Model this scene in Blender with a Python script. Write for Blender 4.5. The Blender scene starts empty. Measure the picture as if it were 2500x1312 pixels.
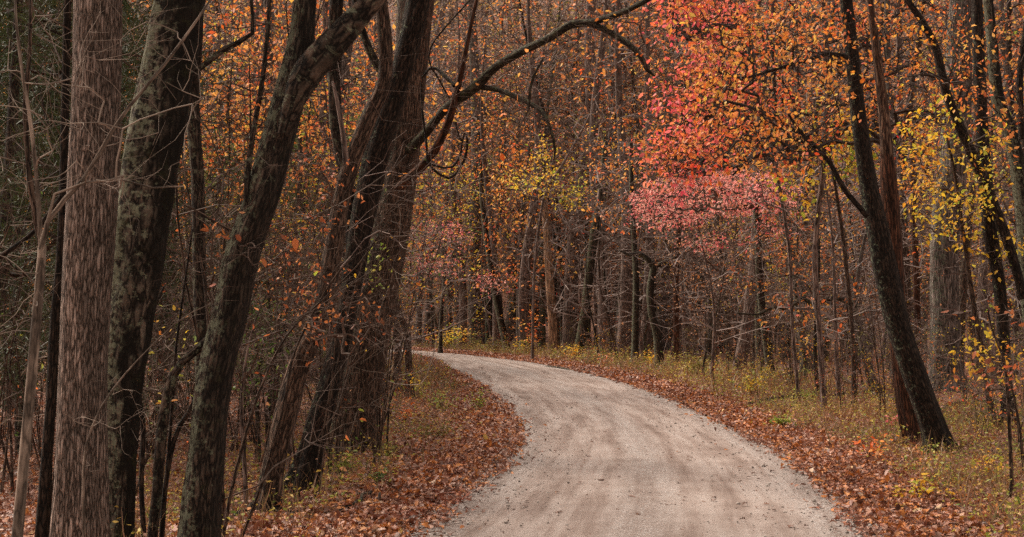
import bpy, math, random
import numpy as np
from mathutils import noise as mnoise, Vector

# ------------------------------------------------------------------ camera, sky, sun
FPX, HOR, CH = 3472.2, 780.0, 2.0
PITCH = math.atan((HOR - 656.0) / FPX)
scn = bpy.context.scene
cam_d = bpy.data.cameras.new("camera"); cam_d.lens = 50.0; cam_d.sensor_width = 36.0
cam_d.clip_end = 1500.0; cam_d.clip_start = 0.1
cam = bpy.data.objects.new("camera", cam_d); scn.collection.objects.link(cam)
cam.location = (0, 0, CH); cam.rotation_euler = (math.pi / 2 + PITCH, 0, 0)
scn.camera = cam

SUN_EL, SUN_AZ = math.radians(50), math.radians(308)       # high, ahead and to the left
world = bpy.data.worlds.new("World"); scn.world = world; world.use_nodes = True
wt = world.node_tree; bg = wt.nodes["Background"]
sky = wt.nodes.new("ShaderNodeTexSky"); sky.sky_type = 'NISHITA'; sky.sun_disc = False
sky.sun_elevation = SUN_EL; sky.sun_rotation = SUN_AZ; sky.dust_density = 4.0; sky.air_density = 1.0
hs = wt.nodes.new("ShaderNodeHueSaturation"); hs.inputs['Saturation'].default_value = 0.05
warm = wt.nodes.new('ShaderNodeMix'); warm.data_type = 'RGBA'; warm.blend_type = 'MULTIPLY'; warm.inputs[0].default_value = 1; warm.inputs[7].default_value = (1, .90, .80, 1)   # thin warm overcast
wt.links.new(sky.outputs[0], hs.inputs['Color']); wt.links.new(hs.outputs[0], warm.inputs[6]); wt.links.new(warm.outputs[2], bg.inputs['Color'])
bg.inputs['Strength'].default_value = 0.088
sd = bpy.data.lights.new("sun", 'SUN'); sd.energy = 1.5; sd.angle = math.radians(20); sd.color = (1.0, 0.87, 0.72)
sun = bpy.data.objects.new("sun", sd); scn.collection.objects.link(sun)
sx, sy, sz = math.sin(SUN_AZ) * math.cos(SUN_EL), math.cos(SUN_AZ) * math.cos(SUN_EL), math.sin(SUN_EL)
sun.rotation_euler = Vector((sx, sy, sz)).to_track_quat('Z', 'Y').to_euler()
scn.view_settings.view_transform = 'Standard'; scn.view_settings.look = 'None'
scn.view_settings.exposure = 1.52; scn.view_settings.gamma = 1.0
scn.cycles.max_bounces = 4; scn.cycles.diffuse_bounces = 3; scn.cycles.glossy_bounces = 1
scn.cycles.transmission_bounces = 2; scn.cycles.transparent_max_bounces = 4
scn.cycles.use_denoising = False
scn.cycles.sample_clamp_indirect = 4.0

rng = np.random.default_rng(11)
C = scn.collection

# ------------------------------------------------------------------ helpers
def W(u, v, d):
    cx, cy = (u - 1250.0) / FPX, (656.0 - v) / FPX
    c, s = math.cos(PITCH), math.sin(PITCH)
    x, y, z = cx, c - cy * s, s + cy * c
    k = d / y
    return np.array((x * k, d, CH + z * k))

def thing(name, label, cat, loc, group=None):
    o = bpy.data.objects.new(name, None); C.objects.link(o); o.location = tuple(loc)
    o.empty_display_size = 0.3
    o['label'] = label; o['category'] = cat
    if group: o['group'] = group
    return o

def mesh_np(name, V, F):
    """V (n,3), F (m,k) with constant k"""
    V = np.asarray(V, dtype=np.float32); F = np.asarray(F, dtype=np.int32)
    me = bpy.data.meshes.new(name)
    m, k = F.shape
    me.vertices.add(len(V)); me.vertices.foreach_set('co', V.ravel())
    me.loops.add(m * k); me.loops.foreach_set('vertex_index', F.ravel())
    me.polygons.add(m); me.polygons.foreach_set('loop_start', np.arange(0, m * k, k, dtype=np.int32))
    me.update(calc_edges=True)
    return me

def link(name, me, mat, parent=None, smooth=False, kind=None):
    me.materials.clear(); me.materials.append(mat)
    if smooth: me.polygons.foreach_set('use_smooth', np.ones(len(me.polygons), dtype=bool))
    o = bpy.data.objects.new(name, me); C.objects.link(o)
    if parent: o.parent = parent
    if kind: o['kind'] = kind
    return o

def dup(root, loc, rotz=0.0, scale=1.0, label=None, group=None, mats=None, tilt=(0, 0)):
    r = root.copy(); C.objects.link(r); r.location = tuple(loc)
    r.rotation_euler = (tilt[0], tilt[1], rotz)
    r.scale = (scale, scale, scale) if np.isscalar(scale) else tuple(scale)
    if label: r['label'] = label
    if group: r['group'] = group
    for ch in root.children:
        c = ch.copy(); C.objects.link(c); c.parent = r
        if mats and ch.name.split('.')[0] in mats:
            c.material_slots[0].link = 'OBJECT'; c.material_slots[0].material = mats[ch.name.split('.')[0]]
    return r

def catmull(P, n):
    P = np.asarray(P, float)
    if len(P) == 2:
        t = np.linspace(0, 1, n)[:, None]; return P[0] * (1 - t) + P[1] * t
    Q = np.vstack([2 * P[0] - P[1], P, 2 * P[-1] - P[-2]])
    seg = np.linalg.norm(np.diff(P[:, :3], axis=0), axis=1); cum = np.concatenate([[0], np.cumsum(seg)])
    out = []
    for s in np.linspace(0, cum[-1], n):
        i = min(int(np.searchsorted(cum, s, side='right') - 1), len(P) - 2)
        t = (s - cum[i]) / max(seg[i], 1e-9)
        a, b, c, d = Q[i], Q[i + 1], Q[i + 2], Q[i + 3]
        out.append(0.5 * ((2 * b) + (c - a) * t + (2 * a - 5 * b + 4 * c - d) * t * t + (3 * b - 3 * c + d - a) * t ** 3))
    return np.array(out)

def tube(P, R, sides=10, seed=0, lump=0.0, flare=None, lobes=5):
    """one limb as vertices, quads and bark coordinates; P (n,3), R (n)"""
    P = np.asarray(P, float); R = np.asarray(R, float); n = len(P)
    T = np.gradient(P, axis=0); T /= np.linalg.norm(T, axis=1)[:, None] + 1e-9
    ref = np.array((0.0, 1.0, 0.0)) if abs(T[0, 1]) < 0.85 else np.array((1.0, 0, 0))
    N = np.zeros_like(P); prev = ref
    for i in range(n):
        v = prev - T[i] * np.dot(prev, T[i]); v /= np.linalg.norm(v) + 1e-9; N[i] = v; prev = v
    B = np.cross(T, N)
    th = np.linspace(0, 2 * math.pi, sides, endpoint=False)
    c, s = np.cos(th), np.sin(th)
    L = np.concatenate([[0], np.cumsum(np.linalg.norm(np.diff(P, axis=0), axis=1))])
    RR = np.repeat(R[:, None], sides, 1)
    rr = np.random.default_rng(seed + 5)
    if flare:
        ph = rr.uniform(0, 6.28)
        RR = RR * (1 + flare * np.exp(-L[:, None] / 0.28) * (1 + 0.55 * np.cos(lobes * th + ph)[None, :]) + 0.06 * np.exp(-L[:, None] / 1.2) * np.cos(lobes * th + ph)[None, :])
    if lump > 0:
        base = max(float(R[0]), 0.02)
        for i in range(n):
            for j in range(sides):
                q = Vector((c[j] * 2.2 + seed, s[j] * 2.2, L[i] / base * 0.35))
                q2 = Vector((c[j] * 7 + seed, s[j] * 7, L[i] / base * 1.1))
                RR[i, j] *= 1 + lump * mnoise.noise(q) + lump * 0.35 * mnoise.noise(q2)
    V = P[:, None, :] + RR[:, :, None] * (c[None, :, None] * N[:, None, :] + s[None, :, None] * B[:, None, :])
    BC = np.zeros((n, sides, 3)); BC[:, :, 0] = c * R[0] ; BC[:, :, 1] = s * R[0]; BC[:, :, 2] = L[:, None]
    BC[:, :, 0] += seed * 0.731
    idx = np.arange(n * sides).reshape(n, sides)
    a = idx[:-1]; b = idx[1:]
    F = np.stack([a, np.roll(a, -1, 1), np.roll(b, -1, 1), b], -1).reshape(-1, 4)
    # close the tip by pinching a last ring
    tip = (P[-1] + T[-1] * R[-1] * 0.6)
    V = V.reshape(-1, 3); BC = BC.reshape(-1, 3)
    Vt = np.repeat(tip[None], sides, 0); ti = np.arange(sides) + len(V)
    F = np.vstack([F, np.stack([idx[-1], np.roll(idx[-1], -1), np.roll(ti, -1), ti], -1)])
    V = np.vstack([V, Vt]); BC = np.vstack([BC, BC[-sides:]])
    return V, F, BC

def join(parts):
    Vs, Fs, Bs, o = [], [], [], 0
    for V, F, B in parts:
        Vs.append(V); Fs.append(F + o); Bs.append(B); o += len(V)
    return np.vstack(Vs), np.vstack(Fs), np.vstack(Bs)

def bark_mesh(name, V, F, BC, origin):
    me = mesh_np(name, V - np.asarray(origin), F)
    at = me.attributes.new('barkco', 'FLOAT_VECTOR', 'POINT'); at.data.foreach_set('vector', BC.astype(np.float32).ravel())
    return me

def wood_mesh(tb, tw, origin, m1, m2, parent):
    """trunk and the branches that grow out of it as one part with two bark materials"""
    V, F, B = tb; V2, F2 = tw
    me = bark_mesh('trunk', np.vstack([V, V2]), np.vstack([F, F2 + len(V)]), np.vstack([B, np.zeros((len(V2), 3))]), origin)
    me.materials.append(m1); me.materials.append(m2)
    mi = np.zeros(len(F) + len(F2), np.int32); mi[len(F):] = 1; me.polygons.foreach_set('material_index', mi)
    me.polygons.foreach_set('use_smooth', mi == 0)
    o = bpy.data.objects.new('trunk', me); C.objects.link(o); o.parent = parent
    return o

def prisms(P0, P1, R0, R1, k=3):
    """many thin twigs at once"""
    P0, P1 = np.asarray(P0, float), np.asarray(P1, float)
    D = P1 - P0; D /= np.linalg.norm(D, axis=1)[:, None] + 1e-9
    ref = np.where(np.abs(D[:, 2:3]) > 0.8, np.array([[1.0, 0, 0]]), np.array([[0, 0, 1.0]]))
    N = np.cross(D, ref); N /= np.linalg.norm(N, axis=1)[:, None] + 1e-9
    B = np.cross(D, N)
    V = np.zeros((len(P0), 2 * k, 3))
    for j in range(k):
        a = 2 * math.pi * j / k
        o = math.cos(a) * N + math.sin(a) * B
        V[:, j] = P0 + o * R0[:, None]; V[:, k + j] = P1 + o * R1[:, None]
    base = (np.arange(len(P0)) * 2 * k)[:, None, None]
    f = np.array([[j, (j + 1) % k, k + (j + 1) % k, k + j] for j in range(k)])[None]
    return V.reshape(-1, 3), (base + f).reshape(-1, 4)

def grow(bp, br, att, step=0.3, rtip=0.004, jit=0.12, arch=0.12, seed=0, twigs=1.0, twlen=0.45, expo=0.5, up=0.7):
    """join every attractor to the nearest limb point; returns twig segments and twig ends"""
    r = np.random.default_rng(seed)
    nb = len(bp); att = np.asarray(att)
    cap = nb + int(sum(2 + 1 for _ in att)) + 60000
    P = np.zeros((cap, 3)); par = np.zeros(cap, int); n = nb
    P[:nb] = bp; par[:nb] = -1
    d0 = np.array([np.min(np.linalg.norm(bp - a, axis=1)) for a in att])
    tips = []; tipdir = []
    for k in np.argsort(d0):
        a = att[k]
        d = np.linalg.norm(P[:n] - a, axis=1)
        cost = d + up * np.maximum(0, P[:n, 2] - a[2] + 0.15 * d)
        i = int(np.argmin(cost)); D = d[i]
        if D < 0.03: continue
        m = max(2, int(math.ceil(D / step)))
        if n + m > cap: break
        p0 = P[i]; off = r.normal(0, jit * D, 3); off[2] += arch * D * r.uniform(-0.4, 1.0)
        ctl = (p0 + a) / 2 + off
        prev = i
        for q in range(1, m + 1):
            t = q / m
            x = (1 - t) ** 2 * p0 + 2 * t * (1 - t) * ctl + t * t * a
            if q < m: x = x + r.normal(0, 0.05 * step, 3)
            P[n] = x; par[n] = prev; prev = n; n += 1
        tips.append(prev)
    cnt = np.zeros(n); cnt[tips] = 1
    for i in range(n - 1, nb - 1, -1):
        if par[i] >= 0: cnt[par[i]] += cnt[i]
    rad = rtip * np.maximum(cnt, 1) ** expo
    rad[:nb] = br
    idx = np.arange(nb, n); pp = par[idx]
    r0 = np.minimum(rad[pp], rad[idx] * 1.35); P0, P1 = P[pp], P[idx]; R0, R1 = r0, np.minimum(rad[idx], r0)
    # side twiglets
    nt = int(len(idx) * twigs)
    if nt:
        w = r.integers(0, len(idx), nt)
        S = P1[w]; dr = P1[w] - P0[w]; dr /= np.linalg.norm(dr, axis=1)[:, None] + 1e-9
        dr = dr * 0.6 + r.normal(0, 0.6, (nt, 3)); dr[:, 2] += 0.15; dr /= np.linalg.norm(dr, axis=1)[:, None]
        Lt = r.uniform(0.35, 1.2, nt)[:, None] * twlen
        M = S + dr * Lt * 0.5; dr2 = dr + r.normal(0, 0.35, (nt, 3)); E = M + dr2 * Lt * 0.5
        rt = np.full(nt, rtip * 0.85)
        P0 = np.vstack([P0, S, M]); P1 = np.vstack([P1, M, E])
        R0 = np.concatenate([R0, rt, rt * 0.8]); R1 = np.concatenate([R1, rt * 0.8, rt * 0.4])
        ends = np.vstack([P[tips], E])
        edir = np.vstack([P[tips] - P[par[tips]], E - M])
    else:
        ends = P[tips]; edir = P[tips] - P[par[tips]]
    return (P0, P1, R0, R1), ends, edir

# leaf outlines: x across, y along; folded on the midrib
def leaf_template(kind):
    if kind == 'oval':
        V = [(0, 0, 0), (.26, .3, .07), (.2, .7, .06), (0, 1, -.06), (-.2, .7, .06), (-.26, .3, .07), (0, .4, -.02)]
        F = [(0, 1, 2, 6), (6, 2, 3, 4), (0, 6, 4, 5)]
    elif kind == 'oak':
        V = [(0, 0, 0), (.16, .22, .05), (.12, .34, .02), (.3, .48, .1), (.17, .6, .04), (.27, .76, .1), (.1, .86, .0), (0, 1, -.12),
             (-.1, .86, 0), (-.27, .76, .1), (-.17, .6, .04), (-.3, .48, .1), (-.12, .34, .02), (-.16, .22, .05)]
        F = [(0, 1, 2, 13), (13, 2, 12, 12), (2, 3, 4, 12), (12, 4, 10, 11), (4, 5, 6, 10), (10, 6, 8, 9), (6, 7, 8, 8)]
        F = [(0, 1, 2, 12), (0, 12, 13, 13), (2, 3, 4, 12), (12, 4, 10, 11), (4, 5, 6, 10), (10, 6, 8, 9), (6, 7, 8, 8)]
        F = [tuple(f) for f in F]
    elif kind == 'quad':
        V = [(0, 0, 0), (.28, .5, .08), (0, 1, 0), (-.28, .5, .08)]; F = [(0, 1, 2, 3)]
    elif kind == 'blade':
        V = [(-.02, 0, 0), (.02, 0, 0), (.015, .6, .05), (-.015, .6, .05), (.002, 1, .16), (-.002, 1, .16)]; F = [(0, 1, 2, 3), (3, 2, 4, 5)]
    elif kind == 'needle':
        V = [(-.07, 0, 0), (.07, 0, 0), (.03, 1, 0), (-.03, 1, 0)]; F = [(0, 1, 2, 3)]
    return np.array(V, float), F

def leaves(pos, dirs, size, kind, seed=0, tilt=0.7, curl=0.6):
    """pos (n,3), dirs (n,3): where each leaf points; tilt: how far its face leans from facing up"""
    r = np.random.default_rng(seed)
    T, F = leaf_template(kind)
    n = len(pos)
    d = dirs / (np.linalg.norm(dirs, axis=1)[:, None] + 1e-9)
    up = np.array([[0, 0, 1.0]]) + r.normal(0, tilt, (n, 3))
    x = np.cross(d, up); x /= np.linalg.norm(x, axis=1)[:, None] + 1e-9
    z = np.cross(x, d)
    s = (np.ones(n) * size * r.uniform(0.65, 1.25, n))[:, None, None]
    cz = r.uniform(-curl, 1 + curl, n)[:, None]
    wd = r.uniform(0.75, 1.15, n)[:, None]
    V = pos[:, None, :] + s * (x[:, None, :] * (T[None, :, 0] * wd)[:, :, None] + d[:, None, :] * T[None, :, 1, None] + z[:, None, :] * (T[None, :, 2] * cz * 1.6)[:, :, None])
    q4 = np.array([f for f in F if len(set(f)) == 4]); q3 = np.array([f[:3] for f in F if len(set(f)) == 3])
    base = (np.arange(n) * len(T))
    F4 = (base[:, None, None] + q4[None]).reshape(-1, 4)
    F3 = (base[:, None, None] + q3[None]).reshape(-1, 3) if len(q3) else None
    V = V.reshape(-1, 3)
    if F3 is None: return V, F4
    # triangulate all for one face size
    F4a, F4b = F4[:, [0, 1, 2]], F4[:, [0, 2, 3]]
    return V, np.vstack([F4a, F4b, F3])

# ------------------------------------------------------------------ materials
def nt_new(name):
    m = bpy.data.materials.new(name); m.use_nodes = True; t = m.node_tree
    return m, t, t.nodes, t.links, t.nodes['Principled BSDF']

def ramp(N, stops, interp='LINEAR'):
    n = N.new('ShaderNodeValToRGB'); cr = n.color_ramp; cr.interpolation = interp
    while len(cr.elements) < len(stops): cr.elements.new(0.5)
    for e, (p, c) in zip(cr.elements, stops): e.position = p; e.color = (*c, 1)
    return n

def mixc(N, L, fac, a, b, mode='MIX'):
    m = N.new('ShaderNodeMix'); m.data_type = 'RGBA'; m.blend_type = mode
    for k, s in ((0, fac), (6, a), (7, b)):
        if isinstance(s, (int, float)): m.inputs[k].default_value = s
        elif isinstance(s, tuple): m.inputs[k].default_value = (*s, 1)
        else: L.new(s, m.inputs[k])
    return m.outputs[2]

def leaf_mat(name, cols, trans=0.45, rough=0.55, mottle=0.0):
    m, t, N, L, P = nt_new(name)
    g = N.new('ShaderNodeNewGeometry')
    k = len(cols)
    rp = ramp(N, [((i + 0.5) / k, c) for i, c in enumerate(cols)])
    pn = N.new('ShaderNodeTexNoise'); pn.inputs['Scale'].default_value = .55; pn.inputs['Detail'].default_value = 2; L.new(g.outputs['Position'], pn.inputs['Vector'])
    p1 = N.new('ShaderNodeMath'); p1.operation = 'MULTIPLY_ADD'; L.new(pn.outputs[0], p1.inputs[0]); p1.inputs[1].default_value = 1.3; p1.inputs[2].default_value = -.45
    p2 = N.new('ShaderNodeMath'); p2.operation = 'MULTIPLY_ADD'; p2.use_clamp = True; L.new(g.outputs['Random Per Island'], p2.inputs[0]); p2.inputs[1].default_value = .62; L.new(p1.outputs[0], p2.inputs[2])
    L.new(p2.outputs[0], rp.inputs[0])
    col = rp.outputs[0]
    if mottle:
        tc = N.new('ShaderNodeTexCoord'); nz = N.new('ShaderNodeTexNoise'); nz.inputs['Scale'].default_value = 1.1; nz.inputs['Detail'].default_value = 2
        L.new(tc.outputs['Object'], nz.inputs['Vector'])
        hv = N.new('ShaderNodeHueSaturation'); mr = N.new('ShaderNodeMapRange')
        mr.inputs['From Min'].default_value = .35; mr.inputs['From Max'].default_value = .65
        mr.inputs['To Min'].default_value = 0.5 - mottle; mr.inputs['To Max'].default_value = 0.5 + mottle
        L.new(nz.outputs[0], mr.inputs[0]); L.new(mr.outputs[0], hv.inputs['Hue']); L.new(col, hv.inputs['Color']); col = hv.outputs[0]
    L.new(col, P.inputs['Base Color']); P.inputs['Roughness'].default_value = rough
    P.inputs['Specular IOR Level'].default_value = 0.35
    tr = N.new('ShaderNodeBsdfTranslucent'); L.new(col, tr.inputs['Color'])
    mx = N.new('ShaderNodeMixShader'); mx.inputs[0].default_value = trans
    L.new(P.outputs[0], mx.inputs[1]); L.new(tr.outputs[0], mx.inputs[2])
    L.new(mx.outputs[0], N['Material Output'].inputs[0])
    return m

def bark_mat(name, light, dark, crack, scale=(26, 7), lichen=0.0, lichen_col=(.16, .19, .13), moss=0.0, bump=0.5, side_dark=0.0):
    m, t, N, L, P = nt_new(name)
    at = N.new('ShaderNodeAttribute'); at.attribute_name = 'barkco'
    mp = N.new('ShaderNodeMapping'); mp.inputs['Scale'].default_value = (scale[0], scale[0], scale[1])
    L.new(at.outputs['Vector'], mp.inputs['Vector'])
    dn = N.new('ShaderNodeTexNoise'); dn.inputs['Scale'].default_value = 1.1; dn.inputs['Detail'].default_value = 3
    L.new(mp.outputs[0], dn.inputs['Vector'])
    ad = N.new('ShaderNodeVectorMath'); ad.operation = 'MULTIPLY_ADD'
    L.new(dn.outputs['Color'], ad.inputs[0]); ad.inputs[1].default_value = (1.7, 1.7, 2.2); L.new(mp.outputs[0], ad.inputs[2])
    vo = N.new('ShaderNodeTexVoronoi'); vo.feature = 'DISTANCE_TO_EDGE'; vo.inputs['Scale'].default_value = 1.0
    L.new(ad.outputs[0], vo.inputs['Vector'])
    vc = N.new('ShaderNodeTexVoronoi'); vc.inputs['Scale'].default_value = 1.0; L.new(ad.outputs[0], vc.inputs['Vector'])
    fine = N.new('ShaderNodeTexNoise'); fine.inputs['Scale'].default_value = 3.5; fine.inputs['Detail'].default_value = 5; fine.inputs['Roughness'].default_value = .7
    L.new(mp.outputs[0], fine.inputs['Vector'])
    cr = ramp(N, [(0.01, crack), (0.10, dark), (0.25, light), (.5, tuple(1.15 * q for q in light))]); L.new(vo.outputs['Distance'], cr.inputs[0])
    bw = N.new('ShaderNodeSeparateColor'); L.new(vc.outputs['Color'], bw.inputs[0])
    va = N.new('ShaderNodeMapRange'); va.inputs['To Min'].default_value = .6; va.inputs['To Max'].default_value = 1.3; L.new(bw.outputs[0], va.inputs[0])
    fa = N.new('ShaderNodeMapRange'); fa.inputs['From Min'].default_value = .3; fa.inputs['From Max'].default_value = .7; fa.inputs['To Min'].default_value = .5; fa.inputs['To Max'].default_value = 1.45
    L.new(fine.outputs[0], fa.inputs[0])
    mu = N.new('ShaderNodeMath'); mu.operation = 'MULTIPLY'; L.new(va.outputs[0], mu.inputs[0]); L.new(fa.outputs[0], mu.inputs[1])
    vm = N.new('ShaderNodeVectorMath'); vm.operation = 'SCALE'; L.new(cr.outputs[0], vm.inputs[0]); L.new(mu.outputs[0], vm.inputs['Scale'])
    col = vm.outputs[0]
    if lichen > 0:
        ln = N.new('ShaderNodeTexNoise'); ln.inputs['Scale'].default_value = 15; ln.inputs['Detail'].default_value = 9; ln.inputs['Roughness'].default_value = .78
        L.new(at.outputs['Vector'], ln.inputs['Vector'])
        ys = N.new('ShaderNodeSeparateXYZ'); L.new(at.outputs['Vector'], ys.inputs[0])
        sm = N.new('ShaderNodeMapRange'); sm.inputs['From Min'].default_value = -.10; sm.inputs['From Max'].default_value = .14; sm.inputs['To Min'].default_value = -.10; sm.inputs['To Max'].default_value = .05
        L.new(ys.outputs[1], sm.inputs[0])
        la = N.new('ShaderNodeMath'); L.new(ln.outputs[0], la.inputs[0]); L.new(sm.outputs[0], la.inputs[1])
        lr = ramp(N, [(0.0, (0, 0, 0)), (0.60 - 0.2 * lichen, (0, 0, 0)), (0.65 - 0.2 * lichen, (.85, .85, .85))]); L.new(la.outputs[0], lr.inputs[0])
        ln2 = N.new('ShaderNodeTexNoise'); ln2.inputs['Scale'].default_value = 30; L.new(at.outputs['Vector'], ln2.inputs['Vector'])
        lc = mixc(N, L, ln2.outputs[0], tuple(.55 * x for x in lichen_col), tuple(1.3 * x for x in lichen_col))
        col = mixc(N, L, lr.outputs[0], col, lc)
    if side_dark > 0:  # darkens one side of the trunk, with a noisy edge
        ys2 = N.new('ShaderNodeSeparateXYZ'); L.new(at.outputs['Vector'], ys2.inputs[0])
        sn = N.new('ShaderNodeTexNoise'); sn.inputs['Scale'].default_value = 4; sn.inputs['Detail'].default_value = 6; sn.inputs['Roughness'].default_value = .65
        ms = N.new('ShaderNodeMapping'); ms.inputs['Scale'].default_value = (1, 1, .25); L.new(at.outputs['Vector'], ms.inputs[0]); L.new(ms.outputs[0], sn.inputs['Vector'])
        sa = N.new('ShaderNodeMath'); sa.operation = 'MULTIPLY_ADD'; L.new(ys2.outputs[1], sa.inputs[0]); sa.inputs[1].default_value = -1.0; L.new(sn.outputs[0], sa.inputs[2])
        sr_ = ramp(N, [(0, (0, 0, 0)), (.50, (0, 0, 0)), (.58, (side_dark,) * 3)]); L.new(sa.outputs[0], sr_.inputs[0])
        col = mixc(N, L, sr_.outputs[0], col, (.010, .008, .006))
    if moss > 0:
        mn = N.new('ShaderNodeTexNoise'); mn.inputs['Scale'].default_value = 5; mn.inputs['Detail'].default_value = 8; mn.inputs['Roughness'].default_value = .7
        mpp = N.new('ShaderNodeMapping'); mpp.inputs['Location'].default_value = (7, 3, 1); L.new(at.outputs['Vector'], mpp.inputs[0]); L.new(mpp.outputs[0], mn.inputs['Vector'])
        mr2 = ramp(N, [(0.0, (0, 0, 0)), (0.62 - 0.22 * moss, (0, 0, 0)), (0.74 - 0.22 * moss, (.6, .6, .6))]); L.new(mn.outputs[0], mr2.inputs[0])
        col = mixc(N, L, mr2.outputs[0], col, (.040, .042, .016))
    L.new(col, P.inputs['Base Color']); P.inputs['Roughness'].default_value = .92; P.inputs['Specular IOR Level'].default_value = .2
    bsum = N.new('ShaderNodeMath'); bsum.operation = 'MULTIPLY_ADD'
    clampd = N.new('ShaderNodeMath'); clampd.operation = 'MINIMUM'; clampd.inputs[1].default_value = .35; L.new(vo.outputs['Distance'], clampd.inputs[0])
    L.new(fine.outputs[0], bsum.inputs[0]); bsum.inputs[1].default_value = .25; L.new(clampd.outputs[0], bsum.inputs[2])
    bp = N.new('ShaderNodeBump'); bp.inputs['Strength'].default_value = bump; bp.inputs['Distance'].default_value = .045
    L.new(bsum.outputs[0], bp.inputs['Height']); L.new(bp.outputs[0], P.inputs['Normal'])
    return m

def twig_mat(name, a, b):
    m, t, N, L, P = nt_new(name)
    g = N.new('ShaderNodeNewGeometry'); rp = ramp(N, [(0, a), (1, b)]); L.new(g.outputs['Random Per Island'], rp.inputs[0])
    L.new(rp.outputs[0], P.inputs['Base Color']); P.inputs['Roughness'].default_value = .85; P.inputs['Specular IOR Level'].default_value = .2
    return m

M = {}
M['bark_pale'] = bark_mat('bark_pale', (.40, .295, .245), (.22, .155, .12), (.02, .014, .011), (40, 6.5), side_dark=.35, bump=1.0)
M['bark_lichen'] = bark_mat('bark_lichen', (.12, .092, .07), (.045, .034, .027), (.009, .007, .005), (22, 5), lichen=.60, lichen_col=(.20, .205, .14), moss=.25, side_dark=.9, bump=.9)
M['bark_dark'] = bark_mat('bark_dark', (.10, .07, .052), (.04, .028, .021), (.008, .006, .005), (28, 6), lichen=.46, lichen_col=(.18, .185, .125), moss=.15, side_dark=.55, bump=.9)
M['bark_brown'] = bark_mat('bark_brown', (.165, .105, .075), (.07, .045, .033), (.012, .008, .006), (30, 5), lichen=.05, bump=.9)
M['bark_black'] = bark_mat('bark_black', (.05, .033, .024), (.02, .014, .011), (.005, .004, .003), (30, 7), lichen=.05, bump=.7)
M['bark_red'] = bark_mat('bark_red', (.12, .05, .028), (.06, .026, .016), (.014, .008, .005), (20, 3), bump=.6)
M['bark_grey'] = bark_mat('bark_grey', (.21, .165, .145), (.11, .086, .074), (.022, .017, .014), (14, 2.2), lichen=.12, bump=.9)
M['bark_mauve'] = bark_mat('bark_mauve', (.26, .185, .155), (.15, .105, .088), (.025, .018, .016), (16, 2), bump=.7)
M['bark_smooth'] = bark_mat('bark_smooth', (.24, .18, .14), (.15, .11, .085), (.07, .052, .04), (12, 3), bump=.25)
M['bark_mossy'] = bark_mat('bark_mossy', (.07, .055, .04), (.04, .03, .022), (.012, .009, .007), (26, 6), lichen=.5, lichen_col=(.12, .12, .07), moss=.45, bump=.8)
M['bark_dead'] = bark_mat('bark_dead', (.44, .27, .17), (.26, .16, .10), (.08, .05, .035), (10, 1.2), bump=.6)
M['bark_torn'] = bark_mat('bark_torn', (.19, .115, .075), (.085, .045, .03), (.02, .012, .009), (22, 3), bump=.7)
M['twig_dark'] = twig_mat('twig_dark', (.022, .016, .013), (.06, .042, .034))
M['twig_tan'] = twig_mat('twig_tan', (.13, .095, .075), (.32, .25, .20))
M['twig_mauve'] = twig_mat('twig_mauve', (.10, .068, .058), (.28, .21, .185))
M['twig_grey'] = twig_mat('twig_grey', (.12, .095, .085), (.36, .29, .265))
M['twig_brown'] = twig_mat('twig_brown', (.05, .033, .025), (.13, .085, .065))
M['lf_orange'] = leaf_mat('lf_orange', [(.84, .15, .05), (.52, .13, .03), (.86, .21, .03), (.90, .32, .09), (.74, .24, .05), (.92, .42, .12), (.90, .46, .08), (.86, .54, .14)], mottle=.02)
M['lf_red'] = leaf_mat('lf_red', [(.80, .09, .10), (.86, .16, .14), (.88, .26, .20), (.88, .20, .06), (.90, .34, .12)], mottle=.015)
M['lf_pink'] = leaf_mat('lf_pink', [(.66, .10, .11), (.80, .17, .16), (.86, .26, .23), (.88, .36, .30), (.88, .48, .40), (.88, .30, .15)], mottle=.01)
M['lf_yellow'] = leaf_mat('lf_yellow', [(.80, .34, .03), (.82, .44, .04), (.86, .54, .05), (.80, .56, .07), (.50, .50, .06), (.34, .42, .05)], mottle=.02)
M['lf_lime'] = leaf_mat('lf_lime', [(.28, .36, .06), (.45, .45, .08), (.18, .28, .04), (.55, .48, .10)])
M['lf_rust'] = leaf_mat('lf_rust', [(.24, .07, .03), (.36, .10, .035), (.50, .15, .05), (.60, .22, .07), (.64, .32, .15)], mottle=.01)
M['lf_tan'] = leaf_mat('lf_tan', [(.55, .26, .13), (.60, .33, .19), (.42, .17, .08), (.62, .38, .24)])
M['lf_olive'] = leaf_mat('lf_olive', [(.12, .12, .03), (.19, .16, .04), (.26, .20, .05), (.10, .11, .025)])
M['lf_green'] = leaf_mat('lf_green', [(.07, .12, .02), (.10, .17, .03), (.05, .09, .02), (.16, .20, .04)])
M['needles'] = leaf_mat('needles', [(.028, .05, .016), (.045, .07, .02), (.07, .09, .025), (.05, .04, .018)], trans=.15)
M['pine'] = leaf_mat('pine', [(.20, .28, .07), (.26, .34, .09), (.15, .22, .05), (.34, .34, .10)], trans=.2)
M['litter'] = leaf_mat('litter', [(.30, .09, .045), (.14, .045, .028), (.40, .16, .09), (.09, .035, .025), (.46, .26, .19), (.20, .06, .03), (.60, .22, .05), (.32, .11, .06), (.06, .028, .02), (.50, .15, .035)], trans=.12, rough=.5)
M['litter_top'] = leaf_mat('litter_top', [(.30, .10, .05), (.50, .17, .05), (.62, .27, .08), (.46, .26, .17), (.56, .38, .26), (.62, .42, .10)], trans=.15)
M['litter_road'] = leaf_mat('litter_road', [(.14, .07, .05), (.10, .05, .035), (.22, .12, .09), (.28, .12, .05)], trans=.05)
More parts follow.
